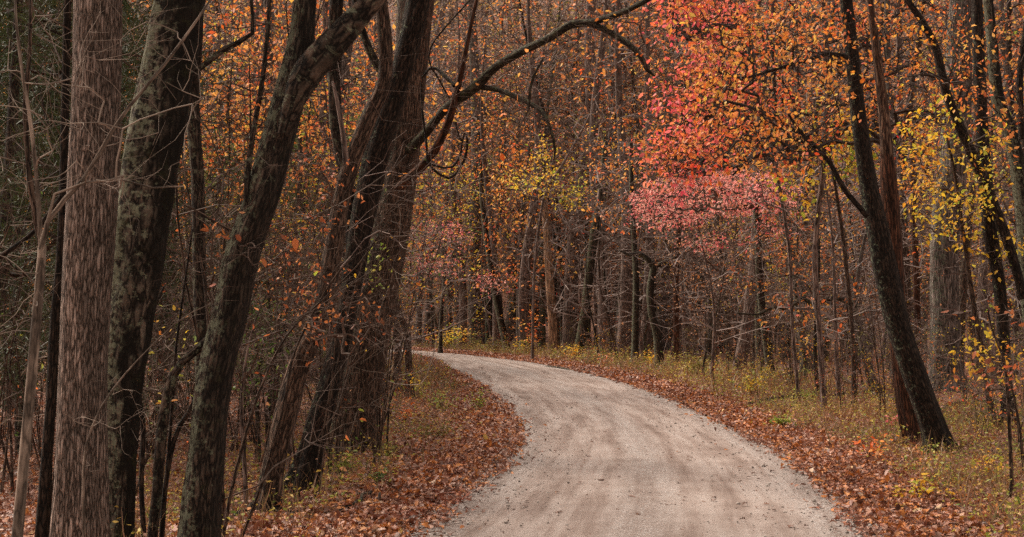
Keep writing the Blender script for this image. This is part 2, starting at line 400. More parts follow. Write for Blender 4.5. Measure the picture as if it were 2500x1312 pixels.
M['grass'] = leaf_mat('grass', [(.16, .07, .04), (.28, .13, .06), (.34, .20, .12), (.30, .20, .10), (.19, .15, .06), (.12, .12, .04)], trans=.3)
M['weed'] = leaf_mat('weed', [(.40, .15, .06), (.22, .10, .04), (.55, .34, .07), (.50, .44, .08), (.30, .34, .06), (.13, .19, .04)], trans=.35)

def ground_mat():
    m, t, N, L, P = nt_new('leaf_litter_soil')
    tc = N.new('ShaderNodeTexCoord')
    nz = N.new('ShaderNodeTexNoise'); nz.inputs['Scale'].default_value = 9; nz.inputs['Detail'].default_value = 4; L.new(tc.outputs['Object'], nz.inputs['Vector'])
    ad = N.new('ShaderNodeVectorMath'); ad.operation = 'MULTIPLY_ADD'; ad.inputs[1].default_value = (.12, .12, .12)
    L.new(nz.outputs['Color'], ad.inputs[0]); L.new(tc.outputs['Object'], ad.inputs[2])
    vo = N.new('ShaderNodeTexVoronoi'); vo.inputs['Scale'].default_value = 13; L.new(ad.outputs[0], vo.inputs['Vector'])
    sp = N.new('ShaderNodeSeparateColor'); L.new(vo.outputs['Color'], sp.inputs[0])
    rp = ramp(N, [(0, (.045, .02, .014)), (.25, (.12, .045, .026)), (.5, (.20, .075, .042)), (.75, (.27, .12, .075)), (1, (.36, .18, .11))]); L.new(sp.outputs[0], rp.inputs[0])
    big = N.new('ShaderNodeTexNoise'); big.inputs['Scale'].default_value = .35; big.inputs['Detail'].default_value = 5; L.new(tc.outputs['Object'], big.inputs['Vector'])
    br = ramp(N, [(.42, (0, 0, 0)), (.62, (1, 1, 1))]); L.new(big.outputs[0], br.inputs[0])
    col = mixc(N, L, br.outputs[0], rp.outputs[0], (.055, .042, .022)); 
    mm = N.new('ShaderNodeMix'); mm.data_type = 'RGBA'; mm.inputs[0].default_value = .55; L.new(rp.outputs[0], mm.inputs[6]); L.new(col, mm.inputs[7])
    L.new(mm.outputs[2], P.inputs['Base Color']); P.inputs['Roughness'].default_value = .9
    bp = N.new('ShaderNodeBump'); bp.inputs['Distance'].default_value = .05; bp.inputs['Strength'].default_value = .8; L.new(vo.outputs['Distance'], bp.inputs['Height']); L.new(bp.outputs[0], P.inputs['Normal'])
    return m
M['ground'] = ground_mat()

def road_mat():
    m, t, N, L, P = nt_new('packed_gravel')
    at = N.new('ShaderNodeAttribute'); at.attribute_name = 'roadco'      # x: -1..1 across, y: metres along
    tc = N.new('ShaderNodeTexCoord')
    sp = N.new('ShaderNodeSeparateXYZ'); L.new(at.outputs['Vector'], sp.inputs[0])
    mp = N.new('ShaderNodeMapping'); mp.inputs['Scale'].default_value = (4.5, .13, 1); L.new(at.outputs['Vector'], mp.inputs[0])
    st = N.new('ShaderNodeTexNoise'); st.inputs['Scale'].default_value = 1.6; st.inputs['Detail'].default_value = 6; st.inputs['Roughness'].default_value = .6; L.new(mp.outputs[0], st.inputs['Vector'])
    n2 = N.new('ShaderNodeTexNoise'); n2.inputs['Scale'].default_value = 1.3; n2.inputs['Detail'].default_value = 8; n2.inputs['Roughness'].default_value = .65; L.new(tc.outputs['Object'], n2.inputs['Vector'])
    # loose stone lies between and beside the wheel tracks
    ab = N.new('ShaderNodeMath'); ab.operation = 'ABSOLUTE'; L.new(sp.outputs[0], ab.inputs[0])
    tr = ramp(N, [(0.0, (.6, .6, .6)), (.10, (.45, .45, .45)), (.22, (.0, .0, .0)), (.66, (.0, .0, .0)), (.84, (.6, .6, .6)), (1.0, (.9, .9, .9))]); L.new(ab.outputs[0], tr.inputs[0])
    s1 = N.new('ShaderNodeMath'); s1.operation = 'MULTIPLY_ADD'; L.new(st.outputs[0], s1.inputs[0]); s1.inputs[1].default_value = 1.6; s1.inputs[2].default_value = -.8
    s2 = N.new('ShaderNodeMath'); s2.operation = 'ADD'; s2.use_clamp = True; L.new(s1.outputs[0], s2.inputs[0]); L.new(tr.outputs[0], s2.inputs[1])
    base = ramp(N, [(.34, (.15, .105, .088)), (.45, (.235, .180, .158)), (.55, (.325, .265, .240)), (.68, (.41, .35, .325))]); bmx = N.new('ShaderNodeMath'); bmx.operation = 'MULTIPLY_ADD'; bmx.inputs[1].default_value = .72; L.new(st.outputs[0], bmx.inputs[0]); hb = N.new('ShaderNodeMath'); hb.operation = 'MULTIPLY'; hb.inputs[1].default_value = .28; L.new(n2.outputs[0], hb.inputs[0]); L.new(hb.outputs[0], bmx.inputs[2]); L.new(bmx.outputs[0], base.inputs[0])
    stone = N.new('ShaderNodeTexVoronoi'); stone.inputs['Scale'].default_value = 42; L.new(tc.outputs['Object'], stone.inputs['Vector'])
    sc = N.new('ShaderNodeSeparateColor'); L.new(stone.outputs['Color'], sc.inputs[0])
    sr = ramp(N, [(0, (.13, .105, .10)), (.35, (.26, .225, .21)), (.7, (.34, .31, .30)), (1, (.50, .475, .465))]); L.new(sc.outputs[0], sr.inputs[0])
    fac = N.new('ShaderNodeMath'); fac.operation = 'MULTIPLY'; L.new(s2.outputs[0], fac.inputs[0])
    pick = ramp(N, [(.35, (0.15, 0.15, 0.15)), (.6, (1, 1, 1))]); L.new(sc.outputs[1], pick.inputs[0]); L.new(pick.outputs[0], fac.inputs[1])
    c1 = mixc(N, L, fac.outputs[0], base.outputs[0], sr.outputs[0])
    sp3 = N.new('ShaderNodeTexNoise'); sp3.inputs['Scale'].default_value = 70; sp3.inputs['Detail'].default_value = 4; sp3.inputs['Roughness'].default_value = .8; L.new(tc.outputs['Object'], sp3.inputs['Vector'])
    sr3 = ramp(N, [(.36, (.72, .70, .68)), (.5, (1, 1, 1)), (.68, (1.12, 1.12, 1.12))]); L.new(sp3.outputs[0], sr3.inputs[0])
    col = mixc(N, L, 1.0, c1, sr3.outputs[0], 'MULTIPLY')
    # dark crumbs and tannin stains where leaves have rotted
    d1 = N.new('ShaderNodeTexNoise'); d1.inputs['Scale'].default_value = 11; d1.inputs['Detail'].default_value = 9; d1.inputs['Roughness'].default_value = .75; L.new(tc.outputs['Object'], d1.inputs['Vector'])
    dr = ramp(N, [(.57, (0, 0, 0)), (.66, (.7, .7, .7))]); L.new(d1.outputs[0], dr.inputs[0])
    col = mixc(N, L, dr.outputs[0], col, (.15, .105, .08))
    L.new(col, P.inputs['Base Color']); P.inputs['Roughness'].default_value = .9; P.inputs['Specular IOR Level'].default_value = .25
    bh = N.new('ShaderNodeMath'); bh.operation = 'MULTIPLY'; L.new(stone.outputs['Distance'], bh.inputs[0]); L.new(fac.outputs[0], bh.inputs[1])
    b1 = N.new('ShaderNodeBump'); b1.inputs['Distance'].default_value = .02; b1.inputs['Strength'].default_value = .6; b1.invert = True; L.new(bh.outputs[0], b1.inputs['Height'])
    b2 = N.new('ShaderNodeBump'); b2.inputs['Distance'].default_value = .03; b2.inputs['Strength'].default_value = .5; L.new(n2.outputs[0], b2.inputs['Height']); L.new(b1.outputs[0], b2.inputs['Normal'])
    L.new(b2.outputs[0], P.inputs['Normal'])
    return m
M['road'] = road_mat()
mm, t_, N_, L_, P_ = nt_new('pebble'); g_ = N_.new('ShaderNodeNewGeometry'); r_ = ramp(N_, [(0, (.13, .10, .085)), (.5, (.30, .25, .22)), (1, (.50, .45, .41))]); L_.new(g_.outputs['Random Per Island'], r_.inputs[0]); L_.new(r_.outputs[0], P_.inputs['Base Color']); P_.inputs['Roughness'].default_value = .85; M['pebble'] = mm

# ------------------------------------------------------------------ road and terrain
PAIRS = [((-6.0, -10), (-1.5, -10)), ((-3.3, 0), (.8, 0)), ((-1.95, 7), (2.3, 7)), ((-1.0, 13), (3.32, 13)), ((-.12, 20.4), (3.98, 20)),
         ((.04, 24.8), (4.07, 25.7)), ((-.03, 28.9), (4.09, 30.5)), ((-.32, 33.9), (4.0, 36)), ((-.9, 40.8), (3.7, 43)), ((-1.8, 49.6), (2.88, 52.6)),
         ((-2.85, 59), (1.3, 64.3)), ((-3.8, 69.4), (-1.1, 75)), ((-5.4, 78), (-3.6, 84)), ((-7.6, 84), (-6.8, 93)), ((-11, 91), (-11, 99)), ((-18, 97), (-18, 103.5)), ((-32, 103), (-32, 108))]
PI_ = catmull([(*a, 0) for a, b in PAIRS], 220); PO_ = catmull([(*b, 0) for a, b in PAIRS], 220)
PC_ = (PI_ + PO_) / 2
HW_ = np.linalg.norm(PI_ - PO_, axis=1) / 2
TC_ = np.gradient(PC_, axis=0); TC_ /= np.linalg.norm(TC_, axis=1)[:, None]
EDGE_POLY = np.vstack([PI_[:, :2], PO_[::-1, :2]])

def seg_dist(X, Y, L):
    out = np.full(np.shape(X), 1e9)
    for i in range(0, len(L) - 1):
        ax, ay = L[i, 0], L[i, 1]; bx, by = L[i + 1, 0] - ax, L[i + 1, 1] - ay
        t = np.clip(((X - ax) * bx + (Y - ay) * by) / (bx * bx + by * by + 1e-12), 0, 1)
        out = np.minimum(out, np.hypot(X - ax - t * bx, Y - ay - t * by))
    return out
def inside(X, Y):
    c = np.zeros(np.shape(X), bool); P = EDGE_POLY; n = len(P); j = n - 1
    for i in range(n):
        cond = ((P[i, 1] > Y) != (P[j, 1] > Y)) & (X < (P[j, 0] - P[i, 0]) * (Y - P[i, 1]) / (P[j, 1] - P[i, 1] + 1e-12) + P[i, 0])
        c ^= cond; j = i
    return c
LI, LO = PI_[::3], PO_[::3]
def road_sd(X, Y):
    """signed distance to the road edge: negative on the road; second value: True on the outer (right) side"""
    X = np.asarray(X, float); Y = np.asarray(Y, float)
    di, do = seg_dist(X, Y, LI), seg_dist(X, Y, LO)
    ins = inside(X, Y)
    return np.where(ins, -np.minimum(di, do), np.minimum(di, do)), (do < di)

def smooth(a, b, x):
    t = np.clip((x - a) / (b - a), 0, 1); return t * t * (3 - 2 * t)
def wav(X, Y):
    return (np.sin(X * .9 + 1.3 * np.sin(Y * .37)) * np.cos(Y * .61 + .7 * np.sin(X * .5)) * .6 + np.sin(X * 2.3 + Y * 1.1) * np.sin(Y * 1.9 - X * .8) * .25 + np.sin(X * .23 + 2) * np.sin(Y * .19 + 1) * 1.2)
def gh(X, Y, sd=None):
    X = np.asarray(X, float); Y = np.asarray(Y, float)
    if sd is None: sd, _ = road_sd(X, Y)
    off = smooth(-.1, .5, sd)
    z = -.06 + off * .09 + smooth(0.4, 4, sd) * (.05 + .07 * wav(X, Y))
    z = z + np.where(X < 0, -smooth(2.0, 9, sd) * .25, 0)
    z = z + smooth(100, 150, Y) * 5 + np.clip(np.minimum(Y, 330) - 112, 0, None) * .36 * smooth(106, 150, Y)
    z = z + smooth(28, 90, np.abs(X)) * 9
    return z
def gz(x, y): return float(gh(np.array([x]), np.array([y]))[0])

def build_ground():
    def lines(lo, hi, c0, c1, fine, growf=1.09):
        a = list(np.arange(c0, c1, fine)); s = fine
        x = c1
        while x < hi: a.append(x); s *= growf; x += s
        a.append(hi); s = fine; x = c0 - fine; b = []
        while x > lo: b.append(x); s *= growf; x -= s
        b.append(lo); return np.array(b[::-1] + a)
    xs = lines(-320, 320, -9, 13, .16); ys = lines(-60, 700, 8, 60, .22)
    X, Y = np.meshgrid(xs, ys)
    Z = gh(X.ravel(), Y.ravel())
    V = np.stack([X.ravel(), Y.ravel(), Z], -1)
    ny, nx = X.shape; I = np.arange(ny * nx).reshape(ny, nx)
    F = np.stack([I[:-1, :-1], I[:-1, 1:], I[1:, 1:], I[1:, :-1]], -1).reshape(-1, 4)
    link('ground', mesh_np('ground', V, F), M['ground'], smooth=True, kind='structure')
build_ground()

def build_road():
    K = 21
    Pi = catmull([(*a, 0) for a, b in PAIRS], 420); Po = catmull([(*b, 0) for a, b in PAIRS], 420)
    V = []; A = []
    L = np.concatenate([[0], np.cumsum(np.linalg.norm(np.diff((Pi + Po) / 2, axis=0), axis=1))])
    for i in range(len(Pi)):
        for j in range(K):
            t = -0.09 + 1.18 * j / (K - 1); p = Pi[i] * (1 - t) + Po[i] * t; c = 2 * t - 1
            z = .035 * (1 - abs(c) ** 2) - (.06 if abs(c) > 1.1 else 0) + .007 * math.sin(p[0] * 3 + p[1] * .8) - .014 * math.exp(-((abs(c) - .45) / .16) ** 2)
            V.append((p[0], p[1], z - .002)); A.append((c, L[i], 0))
    n = len(Pi); I = np.arange(n * K).reshape(n, K)
    F = np.stack([I[:-1, :-1], I[:-1, 1:], I[1:, 1:], I[1:, :-1]], -1).reshape(-1, 4)
    me = mesh_np('road', V, F); at = me.attributes.new('roadco', 'FLOAT_VECTOR', 'POINT'); at.data.foreach_set('vector', np.array(A, np.float32).ravel())
    link('road', me, M['road'], smooth=True, kind='structure')
build_road()
def road_z(x, y, sd): return np.where(sd < 0, .012, gh(x, y, sd) + .01)

# ------------------------------------------------------------------ leaf litter, pebbles, grass, weeds (stuff)
def litter():
    P = []; S = []
    def add(x, y, size, keep):
        sd, outer = road_sd(x, y)
        k = keep(sd, outer) > rng.random(len(x)); x, y, sd = x[k], y[k], sd[k]
        P.append(np.stack([x, y, road_z(x, y, sd) + rng.uniform(0, .035, len(x))], -1)); S.append(np.full(len(x), size))
    n = 230000
    y = 8 + 42 * rng.random(n) ** 1.4; x = rng.uniform(-.42, .40, n) * (y + 3)
    add(x, y, .088, lambda sd, o: np.where(sd < 0, np.exp(sd / .10) * .8, .42 + .58 * np.exp(-((sd - .3) / 1.1) ** 2)))
    n = 60000
    y = rng.uniform(45, 100, n); x = rng.uniform(-.40, .40, n) * y
    add(x, y, .14, lambda sd, o: np.where(sd < 0, np.exp(sd / .12) * .6, .35 + .65 * np.exp(-((sd - .3) / 1.0) ** 2)))
    # thick drifts against both road edges
    for L, sgn in ((PI_, -1), (PO_, 1)):
        i = rng.integers(20, len(L) - 30, 50000); t = TC_[i]; nrm = np.stack([t[:, 1], -t[:, 0]], -1) * sgn
        w = rng.gamma(2.0, .32, len(i)) - .12
        q = L[i][:, :2] + nrm * w[:, None] + rng.normal(0, .15, (len(i), 2))
        m = (q[:, 1] > 7)
        q = q[m]; sd, _ = road_sd(q[:, 0], q[:, 1])
        edge_noise = .18 * np.sin(q[:, 1] * 2.1) * np.sin(q[:, 1] * .7 + 1) + .10
        m = sd > -edge_noise - rng.exponential(.07, len(sd)); q, sd = q[m], sd[m]
        P.append(np.stack([q[:, 0], q[:, 1], road_z(q[:, 0], q[:, 1], sd) + rng.uniform(0, .06, len(q))], -1)); S.append(np.where(q[:, 1] > 40, .13, .092))
    P = np.vstack(P); S = np.concatenate(S)
    n = len(P); D = np.stack([rng.normal(0, 1, n), rng.normal(0, 1, n), rng.normal(0, .28, n)], -1)
    near = P[:, 1] < 26
    V, F = leaves(P[near], D[near], S[near], 'oak', 3, tilt=.38, curl=1.2)
    link('fallen_leaves', mesh_np('fallen_leaves', V, F), M['litter'], kind='stuff')
    bpy.data.objects['fallen_leaves']['label'] = 'rust brown fallen oak leaves carpeting the ground near the camera'
    bpy.data.objects['fallen_leaves']['category'] = 'leaves'
    V, F = leaves(P[~near], D[~near], S[~near], 'oval', 4, tilt=.45, curl=1.2)
    o = link('fallen_leaves', mesh_np('fallen_leaves', V, F), M['litter'], kind='stuff')
    o['label'] = 'carpet of brown fallen leaves further down both sides of the road'; o['category'] = 'leaves'
    n = 5200; y = 9 + 30 * rng.random(n) ** 1.3; x = rng.uniform(-.40, .40, n) * (y + 2); sd, _ = road_sd(x, y); m = (sd > -.05) & (rng.random(n) < .25 + .75 * np.exp(-sd / 1.5)); x, y, sd = x[m], y[m], sd[m]
    P = np.stack([x, y, road_z(x, y, sd) + rng.uniform(.03, .08, len(x))], -1); D = rng.normal(0, 1, (len(x), 3)) * np.array([1, 1, .35])
    V, F = leaves(P, D, np.full(len(x), .115), 'oak', 12, tilt=.6, curl=1.6)
    o = link('fallen_leaves', mesh_np('fallen_leaves', V, F), M['litter_top'], kind='stuff'); o['label'] = 'larger tan and orange leaves lying on top of the brown litter'; o['category'] = 'leaves'
    n = 2600; y = 9 + 34 * rng.random(n) ** 1.2; x = rng.uniform(-.40, .40, n) * (y + 2); sd, _ = road_sd(x, y); m = sd > .15; x, y, sd = x[m], y[m], sd[m]; n = len(x)
    a = rng.uniform(0, 6.28, n); L_ = rng.uniform(.06, .28, n); P0 = np.stack([x, y, gh(x, y, sd) + .035], -1); P1 = P0 + np.stack([np.cos(a) * L_, np.sin(a) * L_, rng.uniform(0, .07, n)], -1)
    V, F = prisms(P0, P1, np.full(n, .004), np.full(n, .002)); o = link('fallen_twigs', mesh_np('fallen_twigs', V, F), M['twig_tan'], kind='stuff'); o['label'] = 'small fallen twigs lying through the leaf litter'; o['category'] = 'twigs'
    # scattered on the gravel
    n = 21000; y = 9 + 60 * rng.random(n) ** 1.7; x = rng.uniform(-8, 5, n)
    sd, _ = road_sd(x, y); m = (sd < -.05) & (rng.random(n) < .25 + .75 * np.exp(sd / .5)); x, y = x[m], y[m]
    P = np.stack([x, y, np.full(len(x), .03)], -1); D = np.stack([rng.normal(0, 1, len(x)), rng.normal(0, 1, len(x)), rng.normal(0, .12, len(x))], -1)
    V, F = leaves(P, D, np.full(len(x), .07) * (.35 + 1.0 * rng.random(len(x)) ** 3), 'oak', 9, tilt=.2, curl=1.4)
    o = link('scattered_leaves', mesh_np('scattered_leaves', V, F), M['litter_road'], kind='stuff')
    o['label'] = 'brown leaves and leaf crumbs scattered over the pale gravel'; o['category'] = 'leaves'
litter()

def pebbles():
    n = 42000; y = 9 + 34 * rng.random(n) ** 1.6; x = rng.uniform(-4, 5, n)
    sd, _ = road_sd(x, y); m = (sd < .12) & (rng.random(n) < .05 + .9 * np.exp(np.minimum(sd, 0) / .32)); x, y, sd = x[m], y[m], sd[m]; n = len(x)
    c = np.array([(1, 0, 0), (0, 1, 0), (-1, 0, 0), (0, -1, 0), (0, 0, .8), (0, 0, -.5)], float)
    s = rng.gamma(3, .0028, n) + .004
    V = c[None] * (s[:, None, None] * rng.uniform(.6, 1.3, (n, 6, 1)))
    a = rng.uniform(0, 6.28, n); ca, sa = np.cos(a)[:, None], np.sin(a)[:, None]
    V = np.stack([V[:, :, 0] * ca - V[:, :, 1] * sa, V[:, :, 0] * sa + V[:, :, 1] * ca, V[:, :, 2]], -1) + np.stack([x, y, .022 + 0 * x], -1)[:, None, :]
    f = np.array([(0, 1, 4), (1, 2, 4), (2, 3, 4), (3, 0, 4), (1, 0, 5), (2, 1, 5), (3, 2, 5), (0, 3, 5)])
    F = (np.arange(n)[:, None, None] * 6 + f[None]).reshape(-1, 3)
    o = link('gravel', mesh_np('gravel', V.reshape(-1, 3), F), M['pebble'], kind='stuff')
    o['label'] = 'loose grey gravel stones along the road edges'; o['category'] = 'gravel'
pebbles()

def verge():
    # grass blades and dry stems
    Ps = []
    def area(n, y0, y1, pw, lo, hi, keep):
        y = y0 + (y1 - y0) * rng.random(n) ** pw; x = lo(y) + (hi(y) - lo(y)) * rng.random(n)
        sd, out = road_sd(x, y)
        # clumps
        cl = np.sin(x * 1.7 + 2 * np.sin(y * .6)) * np.sin(y * 1.3 + x) * .5 + .5
        m = keep(sd, out, x, y) * (.25 + .75 * cl) > rng.random(n)
        Ps.append(np.stack([x[m], y[m], gh(x[m], y[m], sd[m])], -1))
    area(90000, 25, 100, 1.1, lambda y: -.1 * y - 4, lambda y: 4 + .16 * y, lambda sd, o, x, y: o * smooth(.7, 1.5, sd) * (1 - smooth(3.5, 7, sd)))
    area(36000, 9, 32, 1.2, lambda y: 3 + 0 * y, lambda y: .4 * y + 1, lambda sd, o, x, y: o * smooth(.7, 1.7, sd) * .85)
    area(38000, 11, 75, 1.2, lambda y: -.30 * y, lambda y: 0 * y + .5, lambda sd, o, x, y: (~o) * smooth(.5, 1.5, sd) * (1 - smooth(2.5, 6, sd)) * .9)
    P = np.vstack(Ps); n = len(P)
    D = np.stack([rng.normal(0, .38, n), rng.normal(0, .38, n), np.ones(n)], -1)
    H = .10 + .30 * rng.random(n) ** 1.8; H *= np.where(P[:, 1] > 35, 1.7, 1.0)
    T = 'blade'
    wide = np.where(P[:, 1] > 35, 1.0, .7)
    V, F = leaves(P, D, H, T, 5, tilt=.8, curl=1.5)
    o = link('grass', mesh_np('grass', V, F), M['grass'], kind='stuff'); o['label'] = 'dry olive and straw grass growing along the verges'; o['category'] = 'grass'
    # small leafy weeds
    k = rng.random(n) < .19; Q = P[k]; hh = H[k] * 1.2
    Q3 = []; D3 = []
    for j in range(5):
        q = Q + np.stack([rng.normal(0, .07, len(Q)), rng.normal(0, .07, len(Q)), hh * rng.uniform(.25, 1, len(Q))], -1)
        Q3.append(q); D3.append(np.stack([rng.normal(0, 1, len(Q)), rng.normal(0, 1, len(Q)), rng.normal(.1, .4, len(Q))], -1))
    Q3 = np.vstack(Q3); D3 = np.vstack(D3)
    V, F = leaves(Q3, D3, np.where(Q3[:, 1] > 35, .085, .05), 'oval', 6)
    o = link('weeds', mesh_np('weeds', V, F), M['weed'], kind='stuff'); o['label'] = 'low yellow green weeds mixed into the verge grass'; o['category'] = 'weeds'
verge()

# ------------------------------------------------------------------ trees
def px_path(pts, d, n=None, sides=None):
    """pts (u, v, width px[, depth]); returns smooth points and radii at real distance"""
    Q = []
    for p in pts:
        dd = p[3] if len(p) > 3 else d
        w = W(p[0], p[1], dd); Q.append((*w, p[2] / 2 / FPX * dd))
    L = sum(np.linalg.norm(np.array(Q[i + 1][:3]) - np.array(Q[i][:3])) for i in range(len(Q) - 1))
    n = n or max(6, int(L / .12))
    R = catmull(Q, n); return R[:, :3], np.maximum(R[:, 3], .0015)

def to_ground(pts, d):
    """continue the trunk, given bottom first, down into the ground"""
    u0, v0, w0 = pts[0][:3]; b = W(u0, v0, d)
    g = gz(b[0], b[1]) - .05
    return b, g

def tree(name, label, trunk, d, bark, limbs=(), att=None, natt=0, twig='twig_dark', leaf=None, lsize=.1, lper=3, lkind='oval', sides=20,
         top=None, flare=.5, seed=1, cat='tree', group=None, rtip=.004, step=.25, twigs=1.0, twlen=.4, lump=.06, ltilt=.7, droop=-.35, crown_above=True,
         arch=.12, jit=.12, up=.7, lprob=1.0, expo=.5):
    r = np.random.default_rng(seed)
    P, R = px_path(trunk, d)
    # extend below the frame to the ground
    g = gz(P[0, 0], P[0, 1]) - .06
    if P[0, 2] > g + .08:
        dirn = (P[0] - P[3]) / np.linalg.norm(P[0] - P[3]); dirn[2] = min(dirn[2], -.5); dirn /= np.linalg.norm(dirn)
        Lg = (P[0, 2] - g) / -dirn[2]; m = max(2, int(Lg / .12)); ts = np.linspace(Lg, Lg / m, m)[:, None]
        P = np.vstack([P[0] + dirn * ts * np.array([.75, .75, 1]), P]); R = np.concatenate([R[0] * (1 + .10 * ts[:, 0] / max(Lg, .1)), R])
    elif P[0, 2] < g:
        k = np.where(P[:, 2] > g - .05)[0][0]; P, R = P[k:], R[k:]
    # extend above the frame
    if top:
        z0 = P[-1, 2]; dirn = (P[-1] - P[-8]) / np.linalg.norm(P[-1] - P[-8]); m = max(4, int((top - z0) / .35))
        q = [P[-1]]; 
        for i in range(m):
            dirn = dirn * .93 + np.array([r.normal(0, .05), r.normal(0, .05), .09]); dirn /= np.linalg.norm(dirn); q.append(q[-1] + dirn * (top - z0) / m)
        q = np.array(q[1:]); P = np.vstack([P, q]); R = np.concatenate([R, np.linspace(R[-1], R[-1] * .22, m + 1)[1:]])
    base = np.array([P[0, 0], P[0, 1], g + .06])
    root = thing(name, label, cat, base, group)
    parts = [tube(P, R, sides, seed, lump, flare)]
    BP, BR = [P], [R]
    for li, lb in enumerate(limbs):
        pts, ld, lbark = lb[0], lb[1], lb[2]
        lp, lr = px_path(pts, ld)
        ns = max(6, int(sides * .6))
        link('limb', bark_mesh('limb', *tube(lp, lr, ns, seed + li + 3, lump, None), base), M[lbark], root, smooth=True)
        BP.append(lp); BR.append(lr)
    BP = np.vstack(BP); BR = np.concatenate(BR)
    A = []
    if att is not None: A.append(att)
    if top and crown_above:
        tp = P[-1]; hh = top - z0; m = 90
        c = P[-1] - np.array([0, 0, hh * .25])
        q = r.normal(0, 1, (m, 3)); q /= np.linalg.norm(q, axis=1)[:, None]; q *= r.random(m)[:, None] ** .4
        wr = max(4.2 if d < 17 else 3.2, hh * .40); c = c + np.array([.8, 0, 0])  # crown above the view, widened to shade the ground and road
        A.append(c + q * np.array([wr, wr, hh * .42]))
    if A:
        A = np.vstack(A)
        seg, ends, ed = grow(BP, BR, A, step=step, rtip=rtip, seed=seed, twigs=twigs, twlen=twlen, arch=arch, jit=jit, up=up, expo=expo)
        wood_mesh(parts[0], prisms(*seg, k=4), base, M[bark], M[twig], root)
        if leaf:
            cf = np.array([mnoise.noise(Vector(e * (.55 / max(step, .12) ** .5))) for e in ends])
            hi0 = ends[:, 2] > CH + ends[:, 1] * .235
            k = (r.random(len(ends)) < lprob * np.clip(.9 + 1.8 * cf, .1, 1.5)) | hi0; ends, ed = ends[k], ed[k]
            tl = 12 if d < 17 else 4
            hi = ends[:, 2] > CH + ends[:, 1] * .235                    # unseen crown top, leaves multiplied there to darken what lies below
            ends = np.vstack([ends, np.repeat(ends[hi], tl, 0)]) if top else ends; ed = np.vstack([ed, np.repeat(ed[hi], tl, 0)]) if top else ed
            pos = np.repeat(ends, lper, 0) + r.normal(0, lsize * .8, (len(ends) * lper, 3))
            dd = np.repeat(ed, lper, 0); dd /= np.linalg.norm(dd, axis=1)[:, None] + 1e-9
            dd = dd * .5 + r.normal(0, .6, dd.shape); dd[:, 2] += droop
            V, F = leaves(pos, dd, lsize, lkind, seed, tilt=ltilt)
            link('crown', mesh_np('crown', V - base, F), M[leaf], root)
    else:
        link('trunk', bark_mesh('trunk', *parts[0], base), M[bark], root, smooth=True)
    return root

def cloud(specs, seed=0):
    """attractors: ellipses of the picture given their own depth range: (u, v, ru, rv, d0, d1, n)"""
    r = np.random.default_rng(seed); out = []
    for u, v, ru, rv, d0, d1, n in specs:
        a = r.uniform(0, 6.28, n); q = r.random(n) ** .5
        for k in range(n): out.append(W(u + ru * q[k] * math.cos(a[k]), v + rv * q[k] * math.sin(a[k]), r.uniform(d0, d1)))
    return np.array(out)

